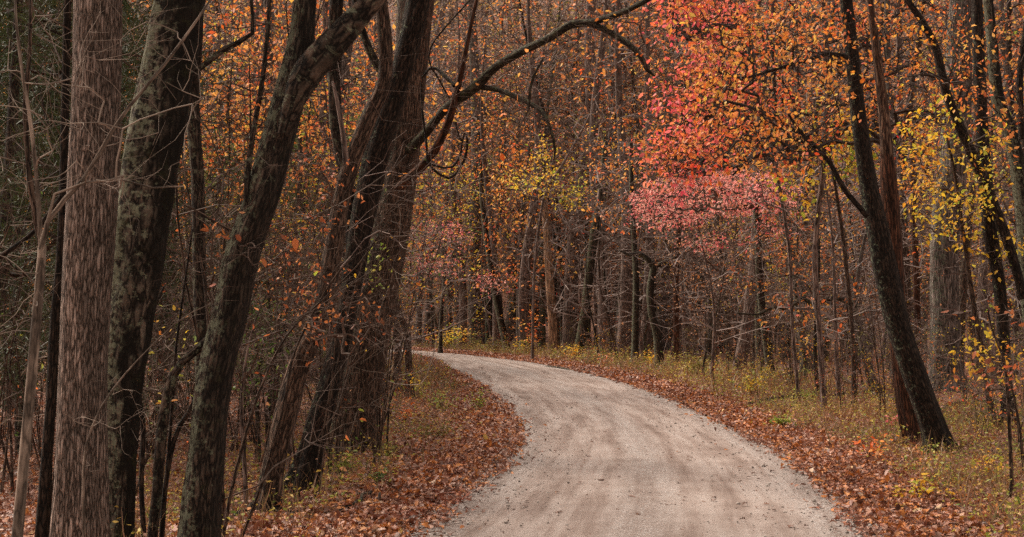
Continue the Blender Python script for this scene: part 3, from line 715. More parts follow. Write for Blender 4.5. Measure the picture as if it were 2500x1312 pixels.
FG = True
if FG:
    # ---- left foreground
    tree('sapling', 'slender tan sapling at far left with forked bare pale branches', [(42, 1312, 27), (70, 1000, 25), (88, 800, 24), (100, 650, 22), (103, 600, 20)], 7.0, 'bark_smooth',
         limbs=[([(103, 610, 18), (78, 480, 15), (66, 360, 14), (62, 250, 14), (72, 130, 10), (76, -10, 9)], 7.0, 'bark_brown'),
                ([(101, 630, 14), (98, 560, 12), (88, 420, 11), (75, 300, 10), (58, 200, 9), (42, 80, 7), (36, -10, 6)], 6.95, 'bark_smooth'),
                ([(100, 610, 15), (115, 545, 13), (160, 485, 13), (215, 425, 12), (262, 340, 11), (320, 255, 9), (400, 160, 8), (470, 65, 7), (520, -10, 5)], 6.85, 'bark_smooth'),
                ([(115, 545, 9), (110, 500, 7), (140, 470, 6), (200, 448, 6), (300, 438, 5), (390, 463, 4), (450, 455, 3)], 6.8, 'bark_smooth')],
         att=cloud([(80, 250, 160, 260, 6.3, 7.3, 70), (300, 250, 200, 240, 6.2, 7.2, 60), (40, 700, 90, 180, 6.6, 7.3, 26)], 4), twig='twig_tan', rtip=.0011, step=.09, twlen=.24, twigs=.5, sides=14, flare=.2, seed=4, up=.2, jit=.07, arch=.05)
    tree('tree', 'thin nearly black trunk between the tan sapling and the big pale tree', [(102, 1312, 30), (115, 1100, 27), (125, 980, 26), (133, 800, 24), (150, 600, 22), (158, 300, 20), (165, 0, 18)], 11.5, 'bark_black', top=9, seed=5,
         limbs=[([(150, 480, 12), (90, 560, 11), (40, 600, 12), (-20, 640, 12)], 11.3, 'bark_black')], lump=.1, leaf='lf_rust')
    tree('tree', 'big straight tree with pale flaky bark at the left', [(193, 1312, 134), (200, 1000, 116), (207, 800, 116), (215, 640, 119), (229, 400, 124), (236, 200, 116), (240, 0, 116)], 10, 'bark_pale', top=15, sides=56, seed=6, flare=.25, lump=.05, leaf='lf_rust')
    tree('tree', 'thick lichen-patched dark tree just right of the big pale tree', [(288, 1312, 72), (292, 1150, 76), (298, 1000, 86), (318, 800, 106), (338, 640, 122), (368, 400, 136), (405, 200, 130), (440, 0, 122)], 11.6, 'bark_lichen', top=15, sides=56, seed=7, flare=.2, lump=.12, leaf='lf_rust',
         limbs=[([(470, 180, 14), (530, 135, 14), (560, 110, 13), (612, 92, 12), (616, 40, 9), (612, -10, 8)], 11.5, 'bark_dark')])
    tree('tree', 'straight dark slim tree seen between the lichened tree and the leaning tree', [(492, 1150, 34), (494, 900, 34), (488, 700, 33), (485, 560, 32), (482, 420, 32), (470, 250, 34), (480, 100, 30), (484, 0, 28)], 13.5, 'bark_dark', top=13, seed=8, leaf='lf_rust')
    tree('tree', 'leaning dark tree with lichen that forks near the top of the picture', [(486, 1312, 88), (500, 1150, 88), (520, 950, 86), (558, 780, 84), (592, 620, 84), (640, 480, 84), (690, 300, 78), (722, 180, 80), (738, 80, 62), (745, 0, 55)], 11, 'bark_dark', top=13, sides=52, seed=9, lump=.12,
         limbs=[([(690, 330, 26), (722, 235, 58), (760, 165, 74), (820, 100, 70), (870, 45, 60), (925, -20, 52), (990, -140, 42), (1060, -330, 30), (1090, -620, 10)], 10.8, 'bark_dark'),
                ([(600, 520, 12), (605, 420, 14), (622, 300, 12), (640, 200, 12), (655, 60, 10), (658, -20, 9)], 10.9, 'bark_dark'),
                ([(510, 825, 18), (470, 865, 20), (435, 895, 20), (410, 960, 24), (392, 1080, 26), (384, 1200, 26), (372, 1312, 26), (368, 1380, 28)], 11.1, 'bark_dark'),
                ([(565, 565, 9), (520, 540, 6), (480, 515, 5), (450, 500, 4)], 10.8, 'bark_brown')],
         att=cloud([(560, 640, 160, 140, 9.8, 11.2, 30), (620, 300, 120, 200, 10, 11.5, 26)], 9), twig='twig_brown', rtip=.0017, step=.1, twlen=.2, leaf='lf_rust', lper=1, lsize=.08, lprob=.08)
    tree('tree', 'reddish brown slanting tree left of the two thick centre trunks', [(650, 1252, 48), (662, 1180, 47), (688, 1050, 52), (728, 900, 52), (788, 750, 50), (815, 600, 46), (832, 500, 42), (858, 400, 42), (900, 290, 40), (938, 200, 36), (940, 100, 34), (930, 0, 32)], 14.6, 'bark_brown', top=14, sides=32, seed=10, lump=.08,
         limbs=[([(850, 420, 26), (822, 340, 24), (815, 250, 26), (812, 120, 24), (815, 0, 22)], 14.6, 'bark_dark'),
                ([(845, 400, 15), (838, 330, 13), (822, 240, 10), (812, 200, 7)], 14.2, 'bark_mauve'),
                ([(940, 190, 20), (905, 130, 20), (880, 60, 18), (865, -10, 16)], 14.8, 'bark_lichen')],
         att=cloud([(760, 620, 130, 160, 12.6, 14.8, 90), (740, 420, 110, 60, 13, 15, 60), (820, 780, 130, 110, 12.5, 14.6, 60)], 10), twig='twig_brown', rtip=.002, step=.12, twlen=.3, leaf='lf_rust', lper=3, lsize=.055, lprob=.22, lkind='oak', ltilt=.9)
    tree('tree', 'black-barked tree leaning in front of the thick central tree', [(735, 1205, 62), (752, 1130, 56), (782, 1020, 58), (815, 900, 50), (845, 780, 44), (868, 640, 52), (892, 500, 60), (920, 380, 62), (955, 260, 56), (985, 160, 54), (1010, 60, 56), (1022, 0, 56)], 16.4, 'bark_black', top=15, sides=36, seed=11, lump=.14,
         limbs=[([(860, 620, 30), (856, 480, 28), (830, 380, 24), (822, 240, 22), (826, 80, 20), (830, -10, 18)], 16.6, 'bark_black')])
    tree('tree', 'thick ridged brown tree beside the road with a long arching mossy limb', [(862, 1100, 100), (868, 1040, 98), (880, 950, 104), (912, 750, 104), (945, 600, 96), (962, 500, 94), (985, 350, 84), (1000, 200, 80), (1008, 100, 84), (1015, 0, 92)], 21.7, 'bark_brown', top=17, sides=52, seed=12, flare=.4, lump=.06,
         limbs=[([(985, 380, 26, 21.6), (1035, 330, 23, 21.2), (1086, 268, 22, 20.6), (1158, 215, 26, 20), (1205, 168, 21, 19.7), (1262, 132, 21, 19.3), (1340, 94, 19, 18.8), (1395, 60, 20, 18.5), (1440, 56, 18, 18.4), (1520, 30, 14, 18), (1595, -8, 13, 17.6), (1680, -60, 9, 17.4)], 20, 'bark_mossy'),
                ([(1435, 54, 15, 18.4), (1505, 88, 15, 18.2), (1560, 132, 13, 18), (1580, 172, 10, 18), (1598, 186, 5, 18)], 18.2, 'bark_mossy'),
                ([(1165, 212, 14, 20), (1215, 220, 13, 19.8), (1262, 238, 13, 19.5), (1318, 268, 11, 19.2), (1340, 305, 9, 19), (1355, 362, 7, 19), (1352, 390, 3, 19)], 19.5, 'bark_mossy'),
                ([(972, 462, 20, 21.2), (1000, 435, 24, 21), (1050, 385, 22, 20.7), (1090, 310, 20, 20.4), (1112, 240, 16, 20.2), (1132, 150, 12, 20), (1150, 60, 10, 20), (1165, -10, 9, 20)], 20, 'bark_red'),
                ([(1110, 210, 10, 20.3), (1060, 165, 8, 20.6), (1030, 190, 5, 20.6)], 20.3, 'bark_dark'),
                ([(1290, 268, 8, 19.2), (1298, 200, 7, 19.2), (1325, 145, 5, 19.2)], 19.2, 'bark_mossy')],
         att=cloud([(1230, 240, 240, 130, 18, 20.5, 80), (1480, 110, 150, 110, 17.4, 18.6, 50), (1040, 480, 80, 80, 20, 21.6, 16), (960, 690, 120, 100, 19.6, 21, 26)], 12), twig='twig_brown', rtip=.0028, step=.15, twlen=.35, leaf='lf_orange', lper=1, lsize=.09, lprob=.15)
    # hanging vine
    def vine(label, paths, d, group=None):
        root = None
        for i, p in enumerate(paths):
            P, R = px_path(p, d); R = R * .72
            if root is None: root = thing('hanging_vine', label, 'vine', P[0])
            V, F, B = tube(P, R, 8, 3 + i, .08)
            link('stem', bark_mesh('stem', V, F, B, root.location), M['bark_black'], root, smooth=True)
    vine('dark woody vine hanging in a loop beside the thick central tree', [[(1165, -20, 5), (1050, 120, 6), (1075, 200, 6), (1098, 240, 6)],
         [(1028, 200, 7), (1032, 280, 8), (1040, 340, 8), (1045, 395, 8), (1065, 420, 9), (1100, 435, 9), (1130, 400, 9), (1142, 350, 9), (1135, 325, 8), (1128, 350, 7), (1122, 385, 8), (1100, 410, 8), (1062, 405, 7), (1042, 398, 6)],
         [(1112, 300, 5), (1120, 330, 5), (1128, 345, 6)]], 20.2)
    # twin small trunks by the bend
    tree('tree', 'small crooked trunk at the inside of the bend, left one of a pair', [(972, 965, 20), (970, 900, 19), (972, 850, 18), (966, 790, 14), (950, 700, 10), (930, 600, 7)], 37, 'bark_brown', seed=13, top=None, sides=12,
         att=cloud([(955, 700, 60, 120, 36, 38, 26)], 3), twig='twig_brown', rtip=.004, step=.3)
    tree('tree', 'small crooked trunk at the inside of the bend, right one of a pair', [(1000, 985, 19), (998, 900, 18), (992, 810, 17), (975, 765, 14), (962, 700, 9), (985, 600, 6)], 35, 'bark_brown', seed=14, top=None, sides=12,
         att=cloud([(1000, 720, 50, 120, 34, 36, 22)], 3), twig='twig_brown', rtip=.004, step=.3)

    # ---- right foreground
    tree('tree', 'dark leaning tree at right, front one of a crossing pair', [(2300, 1118, 62), (2280, 1050, 56), (2245, 950, 58), (2195, 800, 58), (2162, 660, 58), (2143, 560, 54), (2120, 450, 44), (2098, 300, 38), (2082, 150, 34), (2066, 0, 30)], 20.6, 'bark_black', top=14, sides=36, seed=15, lump=.09,
         limbs=[([(2118, 530, 14), (2060, 460, 13), (2020, 390, 11), (1960, 330, 9), (1925, 280, 6)], 20.4, 'bark_black'),
                ([(2070, 140, 13), (2020, 132, 11), (1960, 150, 9), (1890, 170, 8), (1820, 190, 6), (1760, 180, 4)], 20.3, 'bark_black')],
         att=cloud([(1880, 220, 200, 190, 17.5, 21, 230), (1750, 60, 130, 70, 18, 21, 70), (1690, 400, 90, 40, 18, 20, 46), (1990, 90, 130, 100, 19, 22, 70)], 15),
         twig='twig_dark', rtip=.0024, step=.16, twlen=.35, leaf='lf_orange', lper=3, lsize=.078, lprob=.42, twigs=1.6)
    tree('tree', 'brown broken-barked tree at right, rear one of the crossing pair', [(2232, 1080, 46), (2212, 980, 46), (2196, 850, 46), (2184, 700, 48), (2176, 560, 46), (2168, 420, 38), (2163, 360, 27)], 22, 'bark_red', top=None, sides=32, seed=16, lump=.1,
         limbs=[([(2169, 450, 32), (2167, 400, 33), (2157, 270, 27), (2140, 130, 21), (2124, 0, 17), (2100, -200, 18), (2080, -500, 10)], 22, 'bark_torn')], leaf='lf_orange')
    tree('tree', 'large old grey tree with deeply ridged bark behind the crossing pair', [(2310, 955, 84), (2308, 900, 76), (2308, 800, 70), (2306, 700, 68), (2306, 600, 70), (2320, 450, 70), (2338, 250, 66), (2342, 100, 62), (2350, 0, 60)], 39, 'bark_grey', top=22, sides=44, seed=17, flare=.35, lump=.09, leaf='lf_orange')
    tree('tree', 'near-black tree at the right edge with a limb crossing over it', [(2462, 1060, 30), (2452, 850, 28), (2440, 700, 30), (2418, 570, 36), (2402, 400, 34), (2392, 200, 30), (2385, 0, 26)], 25, 'bark_black', top=14, sides=26, seed=18, lump=.08,
         limbs=[([(2500, 730, 22), (2470, 620, 24), (2430, 510, 26), (2398, 430, 26), (2352, 330, 24), (2312, 230, 22), (2285, 120, 20), (2255, 60, 18), (2205, -15, 14)], 24.6, 'bark_black')],
         att=cloud([(2320, 130, 160, 120, 22, 25, 60), (2430, 300, 80, 120, 21, 24, 30)], 18), twig='twig_dark', rtip=.0028, step=.2, twlen=.35, leaf='lf_orange', lsize=.09, lper=2, lprob=.45)
    tree('tree', 'grey-green lichened tree at the upper right corner', [(2530, 900, 40), (2510, 700, 40), (2498, 500, 40), (2470, 340, 36), (2436, 240, 32), (2422, 100, 26), (2412, 0, 24)], 26.5, 'bark_lichen', top=15, sides=26, seed=19, lump=.08,
         limbs=[([(2495, 340, 16), (2490, 200, 16), (2500, 100, 15), (2520, 0, 14)], 26, 'bark_black')],
         att=cloud([(2450, 120, 80, 110, 24, 27, 30)], 19), twig='twig_dark', rtip=.0028, step=.2)

# ------------------------------------------------------------------ middle distance: trees one can point to
def mid(name, label, pts, d, bark, spec=None, leaf=None, twig='twig_mauve', lsize=.13, lper=3, lprob=.7, seed=1, sides=12, top=None, limbs=(), rtip=.006, step=.4, twlen=.6, twigs=1.0, lkind='oval', **kw):
    return tree(name, label, pts, d, bark, limbs=limbs, att=cloud(spec, seed) if spec else None, twig=twig, leaf=leaf, lsize=lsize, lper=lper, lprob=lprob,
                seed=seed, sides=sides, top=top, rtip=rtip, step=step, twlen=twlen, twigs=twigs, lkind=lkind, **kw)

mid('tree', 'broken pale snag with bare orange wood at its top, beyond the bend', [(1351, 868, 27), (1348, 780, 22), (1342, 680, 21), (1335, 580, 18), (1331, 520, 17), (1327, 484, 13)], 79, 'bark_dead', seed=31, lump=.12)
mid('tree', 'young maple with sparse yellow leaves rising beside the broken snag', [(1300, 870, 7), (1306, 650, 7), (1330, 480, 7), (1375, 400, 6), (1420, 320, 5), (1440, 280, 3)], 68, 'bark_mauve',
    [(1300, 440, 60, 40, 66, 70, 60), (1385, 465, 50, 34, 66, 70, 50), (1330, 385, 30, 40, 66, 70, 24)], 'lf_yellow', seed=32, lsize=.17, lper=2, rtip=.007)
mid('tree', 'broad grey trunk standing just right of the broken snag', [(1392, 872, 40), (1392, 780, 36), (1398, 640, 36), (1412, 500, 34), (1430, 380, 32), (1442, 260, 28), (1440, 100, 26), (1444, -20, 24)], 82, 'bark_mauve',
    [(1400, 250, 150, 160, 78, 86, 120)], 'lf_rust', seed=33, lprob=.12, lper=2, top=27)
mid('tree', 'dark mossy trunk leaning beside the broad grey trunk', [(1412, 865, 24), (1428, 760, 22), (1440, 660, 22), (1452, 560, 20), (1470, 450, 16), (1478, 330, 12)], 70, 'bark_mossy',
    [(1500, 430, 70, 130, 52, 70, 90)], 'lf_orange', seed=34, lsize=.16, lper=2, lprob=.5)
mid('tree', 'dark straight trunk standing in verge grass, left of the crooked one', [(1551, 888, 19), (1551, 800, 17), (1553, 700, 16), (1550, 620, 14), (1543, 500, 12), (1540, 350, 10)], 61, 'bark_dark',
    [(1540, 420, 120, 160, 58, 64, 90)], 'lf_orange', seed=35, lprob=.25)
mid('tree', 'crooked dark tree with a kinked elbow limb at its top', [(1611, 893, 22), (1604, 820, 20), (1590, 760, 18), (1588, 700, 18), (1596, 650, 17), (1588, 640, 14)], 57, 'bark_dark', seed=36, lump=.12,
    limbs=[([(1592, 650, 15), (1580, 632, 14), (1560, 620, 11), (1535, 622, 9), (1514, 612, 5)], 57, 'bark_dark'), ([(1596, 655, 11), (1620, 640, 8), (1650, 628, 6)], 57, 'bark_dark')],
    spec=[(1600, 590, 90, 60, 55, 59, 30)])
mid('tree', 'reddish straight trunk right of the crooked dark tree', [(1650, 885, 17), (1651, 780, 15), (1650, 700, 14), (1655, 600, 13), (1665, 450, 12), (1670, 250, 10)], 60, 'bark_red',
    [(1680, 420, 130, 130, 57, 63, 90)], 'lf_orange', seed=37, lprob=.3)
mid('tree', 'tall pale grey trunk rising behind the crooked dark tree', [(1617, 866, 30), (1617, 700, 28), (1620, 500, 27), (1628, 300, 26), (1634, 100, 24), (1636, -20, 22)], 84, 'bark_grey',
    [(1620, 150, 160, 170, 80, 88, 110)], 'lf_rust', seed=38, top=28, lprob=.3)
mid('tree', 'flowering dogwood with a wide flat crown of pink leaves', [(1882, 915, 20), (1872, 840, 20), (1860, 750, 19), (1853, 660, 18), (1850, 580, 16), (1845, 500, 12), (1842, 460, 9)], 46, 'bark_dark',
    [(1680, 455, 110, 9, 37, 44, 90), (1640, 482, 110, 9, 37, 44, 90), (1800, 440, 110, 9, 38, 45, 90), (1830, 468, 120, 9, 38, 46, 100), (1700, 508, 130, 9, 38, 45, 110), (1860, 500, 80, 8, 40, 46, 60), (1650, 532, 90, 8, 37, 43, 50), (1740, 595, 80, 7, 40, 44, 30), (1900, 560, 70, 9, 40, 44, 26), (1600, 520, 60, 8, 36, 42, 30)],
    'lf_pink', seed=39, lsize=.10, lper=4, lprob=.75, ltilt=.3, rtip=.0045, step=.3, twlen=.3, droop=-.1, twig='twig_brown', up=.4)
mid('tree', 'red-leaved tree reaching over the road at the top', [(1948, 950, 8), (1935, 800, 8), (1925, 600, 8), (1890, 400, 10), (1830, 200, 8), (1780, 60, 7)], 34, 'bark_mauve',
    [(1720, 40, 110, 60, 23, 30, 190), (1670, 380, 70, 60, 24, 30, 110), (1730, 220, 110, 70, 23, 30, 170)], 'lf_red', seed=40, lsize=.11, lper=3, twig='twig_dark', top=11, rtip=.004)
mid('tree', 'spreading orange tree filling the top right behind the crossing pair', [(2010, 955, 15), (2000, 800, 14), (1990, 620, 14), (2010, 400, 13), (2020, 200, 12), (2010, 0, 10)], 31, 'bark_mauve',
    [(1930, 200, 260, 200, 26, 34, 280), (2270, 150, 240, 170, 28, 36, 260), (1780, 330, 190, 90, 25, 32, 120), (2150, 330, 200, 70, 27, 33, 70)], 'lf_orange', seed=41, lsize=.092, lper=3, lprob=.48, twigs=1.7, twig='twig_dark', top=11, rtip=.0055, twlen=.5)
mid('tree', 'young maple with yellow and lime leaves at right in front of the grey tree', [(2420, 1010, 14), (2400, 880, 13), (2370, 700, 12), (2350, 560, 10), (2330, 420, 8), (2310, 330, 5)], 25, 'bark_brown',
    [(2290, 340, 90, 70, 23, 26, 60), (2260, 430, 60, 50, 23, 25, 50), (2330, 500, 110, 40, 23, 26, 70), (2280, 560, 60, 26, 23, 25, 36), (2400, 400, 60, 80, 23, 26, 40), (2440, 600, 50, 50, 24, 26, 26)],
    'lf_yellow', seed=42, lsize=.09, lper=3, lprob=.5, twig='twig_brown', rtip=.0022, step=.2, twlen=.3, ltilt=.5)
mid('tree', 'thin maple with yellow leaves left of the crossing pair', [(2085, 965, 12), (2080, 800, 11), (2060, 600, 10), (2040, 460, 8), (2020, 350, 5)], 32, 'bark_brown',
    [(2030, 350, 90, 34, 29, 32, 60), (2090, 400, 40, 30, 30, 32, 24), (1960, 460, 60, 50, 29, 32, 18)], 'lf_yellow', seed=43, lsize=.13, lper=3, twig='twig_brown', rtip=.003, step=.25)
mid('tree', 'small tree with a long mossy crooked limb low over the brush', [(2130, 940, 24), (2110, 860, 20), (2096, 790, 16), (2085, 740, 12), (2100, 640, 9), (2120, 540, 6)], 38, 'bark_grey', seed=44,
    limbs=[([(2090, 748, 13), (2060, 733, 13), (2030, 728, 12), (1985, 745, 11), (1960, 728, 9), (1925, 752, 9), (1885, 752, 7), (1850, 768, 5), (1800, 765, 4)], 38, 'bark_mossy')],
    spec=[(2000, 760, 150, 90, 35, 40, 70)], leaf='lf_orange', lprob=.22, lsize=.14, twig='twig_tan', rtip=.004)
mid('tree', 'slim brown trunk right of the ridged grey tree', [(2338, 940, 20), (2345, 820, 20), (2352, 700, 20), (2362, 590, 18), (2375, 450, 14)], 41, 'bark_brown', seed=45)
mid('tree', 'slim reddish trunk between the crossing pair and the ridged grey tree', [(2243, 940, 17), (2240, 800, 17), (2236, 650, 16), (2230, 500, 15), (2228, 300, 12)], 42, 'bark_red', seed=46, spec=[(2230, 500, 80, 200, 40, 44, 60)], leaf='lf_orange', lprob=.15)
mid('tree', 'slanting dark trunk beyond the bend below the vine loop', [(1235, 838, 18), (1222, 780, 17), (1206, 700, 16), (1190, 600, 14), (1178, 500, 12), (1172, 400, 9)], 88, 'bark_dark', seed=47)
mid('tree', 'wide pale trunk in the woods beyond the bend', [(1160, 850, 32), (1158, 700, 30), (1160, 550, 29), (1164, 400, 27), (1160, 200, 24), (1150, 0, 20)], 98, 'bark_grey', seed=48, top=27, spec=[(1160, 200, 120, 160, 94, 100, 90)], leaf='lf_orange', lprob=.3)
mid('tree', 'dogwood with dull pink leaves beyond the bend', [(1075, 850, 10), (1078, 760, 9), (1085, 680, 8), (1080, 600, 6)], 84, 'bark_dark',
    [(1080, 575, 80, 26, 76, 86, 100), (1060, 650, 70, 26, 78, 86, 80), (1200, 690, 60, 22, 80, 88, 40)], 'lf_pink', seed=49, lsize=.15, lprob=.45, lper=3, rtip=.007)
mid('tree', 'narrow light-barked trunk behind the leaning tree at upper left', [(640, 870, 30), (640, 700, 30), (640, 500, 29), (648, 300, 28), (655, 100, 26), (656, -20, 25)], 46, 'bark_grey', seed=50, top=20, spec=[(640, 100, 160, 150, 42, 50, 90)], leaf='lf_orange', lprob=.4)
mid('tree', 'pale trunk visible between the lichened tree and the leaning tree', [(415, 960, 36), (412, 760, 35), (414, 560, 33), (420, 420, 32), (432, 200, 30)], 30, 'bark_brown', seed=51, top=14)
mid('tree', 'slim grey trunk between the leaning tree and the slanting brown tree', [(772, 890, 22), (776, 700, 22), (782, 500, 20), (788, 300, 19), (796, 60, 17)], 43, 'bark_mauve', seed=52, top=18, spec=[(780, 120, 100, 120, 40, 46, 70)], leaf='lf_rust', lprob=.4)

# ------------------------------------------------------------------ forest: prototypes and copies
def proto(kind, name, label, cat, H, r0, seed, natt, crown, bark, twig, leaf=None, lsize=.14, lper=3, lprob=.5, lkind='quad', lean=.04, stems=1, rtip=.006, step=.45, twigs=1.2, twlen=.6, group=None, droop=-.3, dn=-.3, k=3, flat=False, expo=.5, spread=None):
    r = np.random.default_rng(seed)
    root = thing(name, label, cat, (0, 0, -50), group)
    tubes, BP, BR = [], [], []
    for s in range(stems):
        n = max(8, int(H / .45)); t = np.linspace(0, 1, n)
        a, b = r.uniform(0, 6.28), lean * H * r.uniform(.4, 1.2) * (2.2 if stems > 1 else 1)
        bx = b * t ** 1.3 + .012 * H * np.sin(t * r.uniform(5, 9) + r.uniform(0, 6)); by = .012 * H * np.sin(t * r.uniform(5, 9) + r.uniform(0, 6))
        P = np.stack([bx * math.cos(a) - by * math.sin(a), bx * math.sin(a) + by * math.cos(a), -.25 + H * t * r.uniform(.85, 1)], -1)
        P[:, :2] += r.normal(0, .08, 2) * (stems > 1)
        R = r0 * (1 - t * .85) * (1 + .35 * np.exp(-t * H / .5))
        tubes.append(tube(P, R, 10 if r0 > .06 else 6, seed + s, .05 if r0 > .06 else 0)); BP.append(P); BR.append(R)
    BP, BR = np.vstack(BP), np.concatenate(BR)
    z0, z1, rad = crown
    q = r.normal(0, 1, (natt, 3)); q /= np.linalg.norm(q, axis=1)[:, None]; q *= r.random(natt)[:, None] ** .38
    A = np.stack([q[:, 0] * rad, q[:, 1] * rad, z0 + (z1 - z0) * (.5 + .5 * q[:, 2])], -1)
    tt = np.clip(A[:, 2] / H, 0, 1); ii = (tt * (len(BP) // stems - 1)).astype(int); A[:, :2] += BP[ii, :2]
    if flat: A[:, 2] = np.round(A[:, 2] / .8) * .8 + r.normal(0, .08, natt)
    seg, ends, ed = grow(BP, BR, A, step=step, rtip=rtip, seed=seed, twigs=twigs, twlen=twlen, jit=.16, expo=expo)
    wood_mesh(join(tubes), prisms(*seg, k=k), (0, 0, 0), M[bark], M[twig], root).name = 'trunk' if stems == 1 else 'stems'
    if leaf:
        # foliage gathers in clumps, with bare gaps between them
        c = r.uniform(-1, 1, (3, 3)) * (2.4 / max(rad, 1))
        f = np.sin(ends @ c[0] * 2 + 1) + np.sin(ends @ c[1] * 2.7) + np.sin(ends @ c[2] * 3.3 + 2)
        m = r.random(len(ends)) < lprob * np.clip(.55 + .4 * f, .05, 1.3); ends, ed = ends[m], ed[m]
        pos = np.repeat(ends, lper, 0) + r.normal(0, spread or lsize * .9, (len(ends) * lper, 3))
        dd = np.repeat(ed, lper, 0); dd /= np.linalg.norm(dd, axis=1)[:, None] + 1e-9; dd = dd * .4 + r.normal(0, .6, dd.shape); dd[:, 2] += dn
        V, F = leaves(pos, dd, lsize, lkind, seed, tilt=.8); link('crown', mesh_np('crown', V, F), M[leaf], root)
    return root

def proto_conifer(name, label, H, r0, seed, natt, mat, twig, bark, ls=.16, per=16, rad=2.6):
    r = np.random.default_rng(seed)
    root = thing(name, label, 'tree', (0, 0, -50))
    n = int(H / .4); t = np.linspace(0, 1, n)
    P = np.stack([.1 * np.sin(t * 5 + seed), .1 * np.cos(t * 6), -.2 + H * t], -1); R = r0 * (1 - .9 * t)
    z = H * (.12 + .86 * r.random(natt)); a = r.uniform(0, 6.28, natt); rr = rad * (1 - (z / H)) ** .7 * r.uniform(.4, 1.1, natt) + .2
    A = np.stack([rr * np.cos(a), rr * np.sin(a), z - rr * .15], -1)
    seg, ends, ed = grow(P, R, A, step=.3, rtip=.005, seed=seed, twigs=1.6, twlen=.5, arch=.0, up=.1)
    wood_mesh(tube(P, R, 12, seed, .05), prisms(*seg), (0, 0, 0), M[bark], M[twig], root)
    pos = np.repeat(ends, per, 0) + r.normal(0, .10, (len(ends) * per, 3)); dd = np.repeat(ed, per, 0); dd /= np.linalg.norm(dd, axis=1)[:, None] + 1e-9
    dd = dd + r.normal(0, .55, dd.shape)
    V, F = leaves(pos, dd, ls, 'needle', seed, tilt=1.0); link('crown', mesh_np('crown', V, F), M[mat], root)
    return root

PRO = {}
PRO['tall'] = [proto('tall', 'tree', 'x', 'tree', 21, r, 100 + i, 105, (9 - 2 * (i % 3), 22, 3.6), b, tw, lf, .16, 7, .55, rtip=.0115, step=.6, twigs=.6, twlen=1.2, lean=.055, spread=.26)
               for i, (r, b, tw, lf) in enumerate([(.27, 'bark_mauve', 'twig_mauve', 'lf_rust'), (.17, 'bark_dark', 'twig_brown', 'lf_orange'), (.32, 'bark_grey', 'twig_mauve', 'lf_rust'),
                                                   (.14, 'bark_brown', 'twig_brown', 'lf_tan'), (.22, 'bark_mauve', 'twig_mauve', 'lf_olive'), (.18, 'bark_grey', 'twig_grey', 'lf_orange'), (.24, 'bark_brown', 'twig_mauve', 'lf_orange')])]
PRO['under'] = [proto('under', 'small_tree', 'x', 'small tree', 9, r, 200 + i, 120, (1.4, 9.5, 2.7), b, 'twig_brown', 'lf_orange', .125, 6, .55, spread=.18, flat=(i % 2 == 0), rtip=.0065, step=.4, twlen=.6, twigs=.9)
                for i, (r, b) in enumerate([(.07, 'bark_dark'), (.06, 'bark_brown'), (.08, 'bark_dark'), (.055, 'bark_mauve')])]
PRO['bare'] = [proto('bare', 'bare_tree', 'x', 'bare tree', 8.5, r, 300 + i, 75, (.8, 9.0, 2.8), b, tw, 'lf_tan', .12, 1, .12, rtip=.010, step=.45, twlen=1.5, twigs=.6, lean=.10)
               for i, (r, b, tw) in enumerate([(.06, 'bark_mauve', 'twig_grey'), (.05, 'bark_brown', 'twig_mauve'), (.07, 'bark_dark', 'twig_mauve'), (.05, 'bark_mauve', 'twig_grey'), (.065, 'bark_dark', 'twig_brown')])]
PRO['shrub'] = [proto('shrub', 'shrub', 'x', 'shrub', 2.6, .014, 400 + i, 80, (.3, 2.8, 1.2), 'bark_brown', tw, lf, .07, 3, .40, stems=4, rtip=.003, step=.22, twlen=.4, lean=.12)
                for i, (tw, lf) in enumerate([('twig_mauve', 'lf_rust'), ('twig_brown', 'lf_yellow'), ('twig_tan', 'lf_orange'), ('twig_mauve', 'lf_olive'), ('twig_mauve', 'lf_tan')])]
PRO['brush'] = [proto('brush', 'sapling', 'x', 'sapling', 4.2, .013, 450 + i, 60, (.3, 4.4, 1.3), 'bark_brown', tw, lf, .048, 2, .13, lkind='oval', stems=3, rtip=.0026, step=.25, twlen=.6, twigs=.9, lean=.14)
                for i, (tw, lf) in enumerate([('twig_brown', 'lf_rust'), ('twig_mauve', 'lf_lime'), ('twig_brown', 'lf_orange'), ('twig_tan', 'lf_rust')])]
PRO['cedar'] = [proto_conifer('cedar_tree', 'x', 11, .13, 500 + i, 330, 'needles', 'twig_dark', 'bark_dark', .11, 22, 2.8) for i in range(2)]
PRO['pine'] = [proto_conifer('pine_tree', 'x', 13, .14, 520 + i, 170, 'pine', 'twig_brown', 'bark_brown', .26, 26, 3.0) for i in range(2)]
H0 = {'tall': 21, 'under': 9, 'bare': 8.5, 'shrub': 2.6, 'brush': 4.2, 'cedar': 11, 'pine': 13}
used = set(); placed = []; SC = []
def put(kind, i, x, y, H, label, group=None, leaf=None, fat=1.0, tilt=None, z=None):
    root = PRO[kind][i % len(PRO[kind])]
    s = H / H0[kind]; loc = (x, y, gz(x, y) if z is None else z)
    mats = {'crown': M[leaf]} if leaf else None
    rz = rng.uniform(0, 6.28); tl = tilt or (rng.normal(0, .055), rng.normal(0, .055))
    if root.name in used:
        o = dup(root, loc, rz, (s * fat, s * fat, s), label, group, mats, tl)
    else:
        used.add(root.name); o = root; o.location = loc; o.rotation_euler = (*tl, rz); o.scale = (s * fat, s * fat, s); o['label'] = label
        if group: o['group'] = group
        if mats:
            for ch in o.children:
                if ch.name.split('.')[0] == 'crown': ch.material_slots[0].link = 'OBJECT'; ch.material_slots[0].material = M[leaf]
    placed.append((x, y)); return o

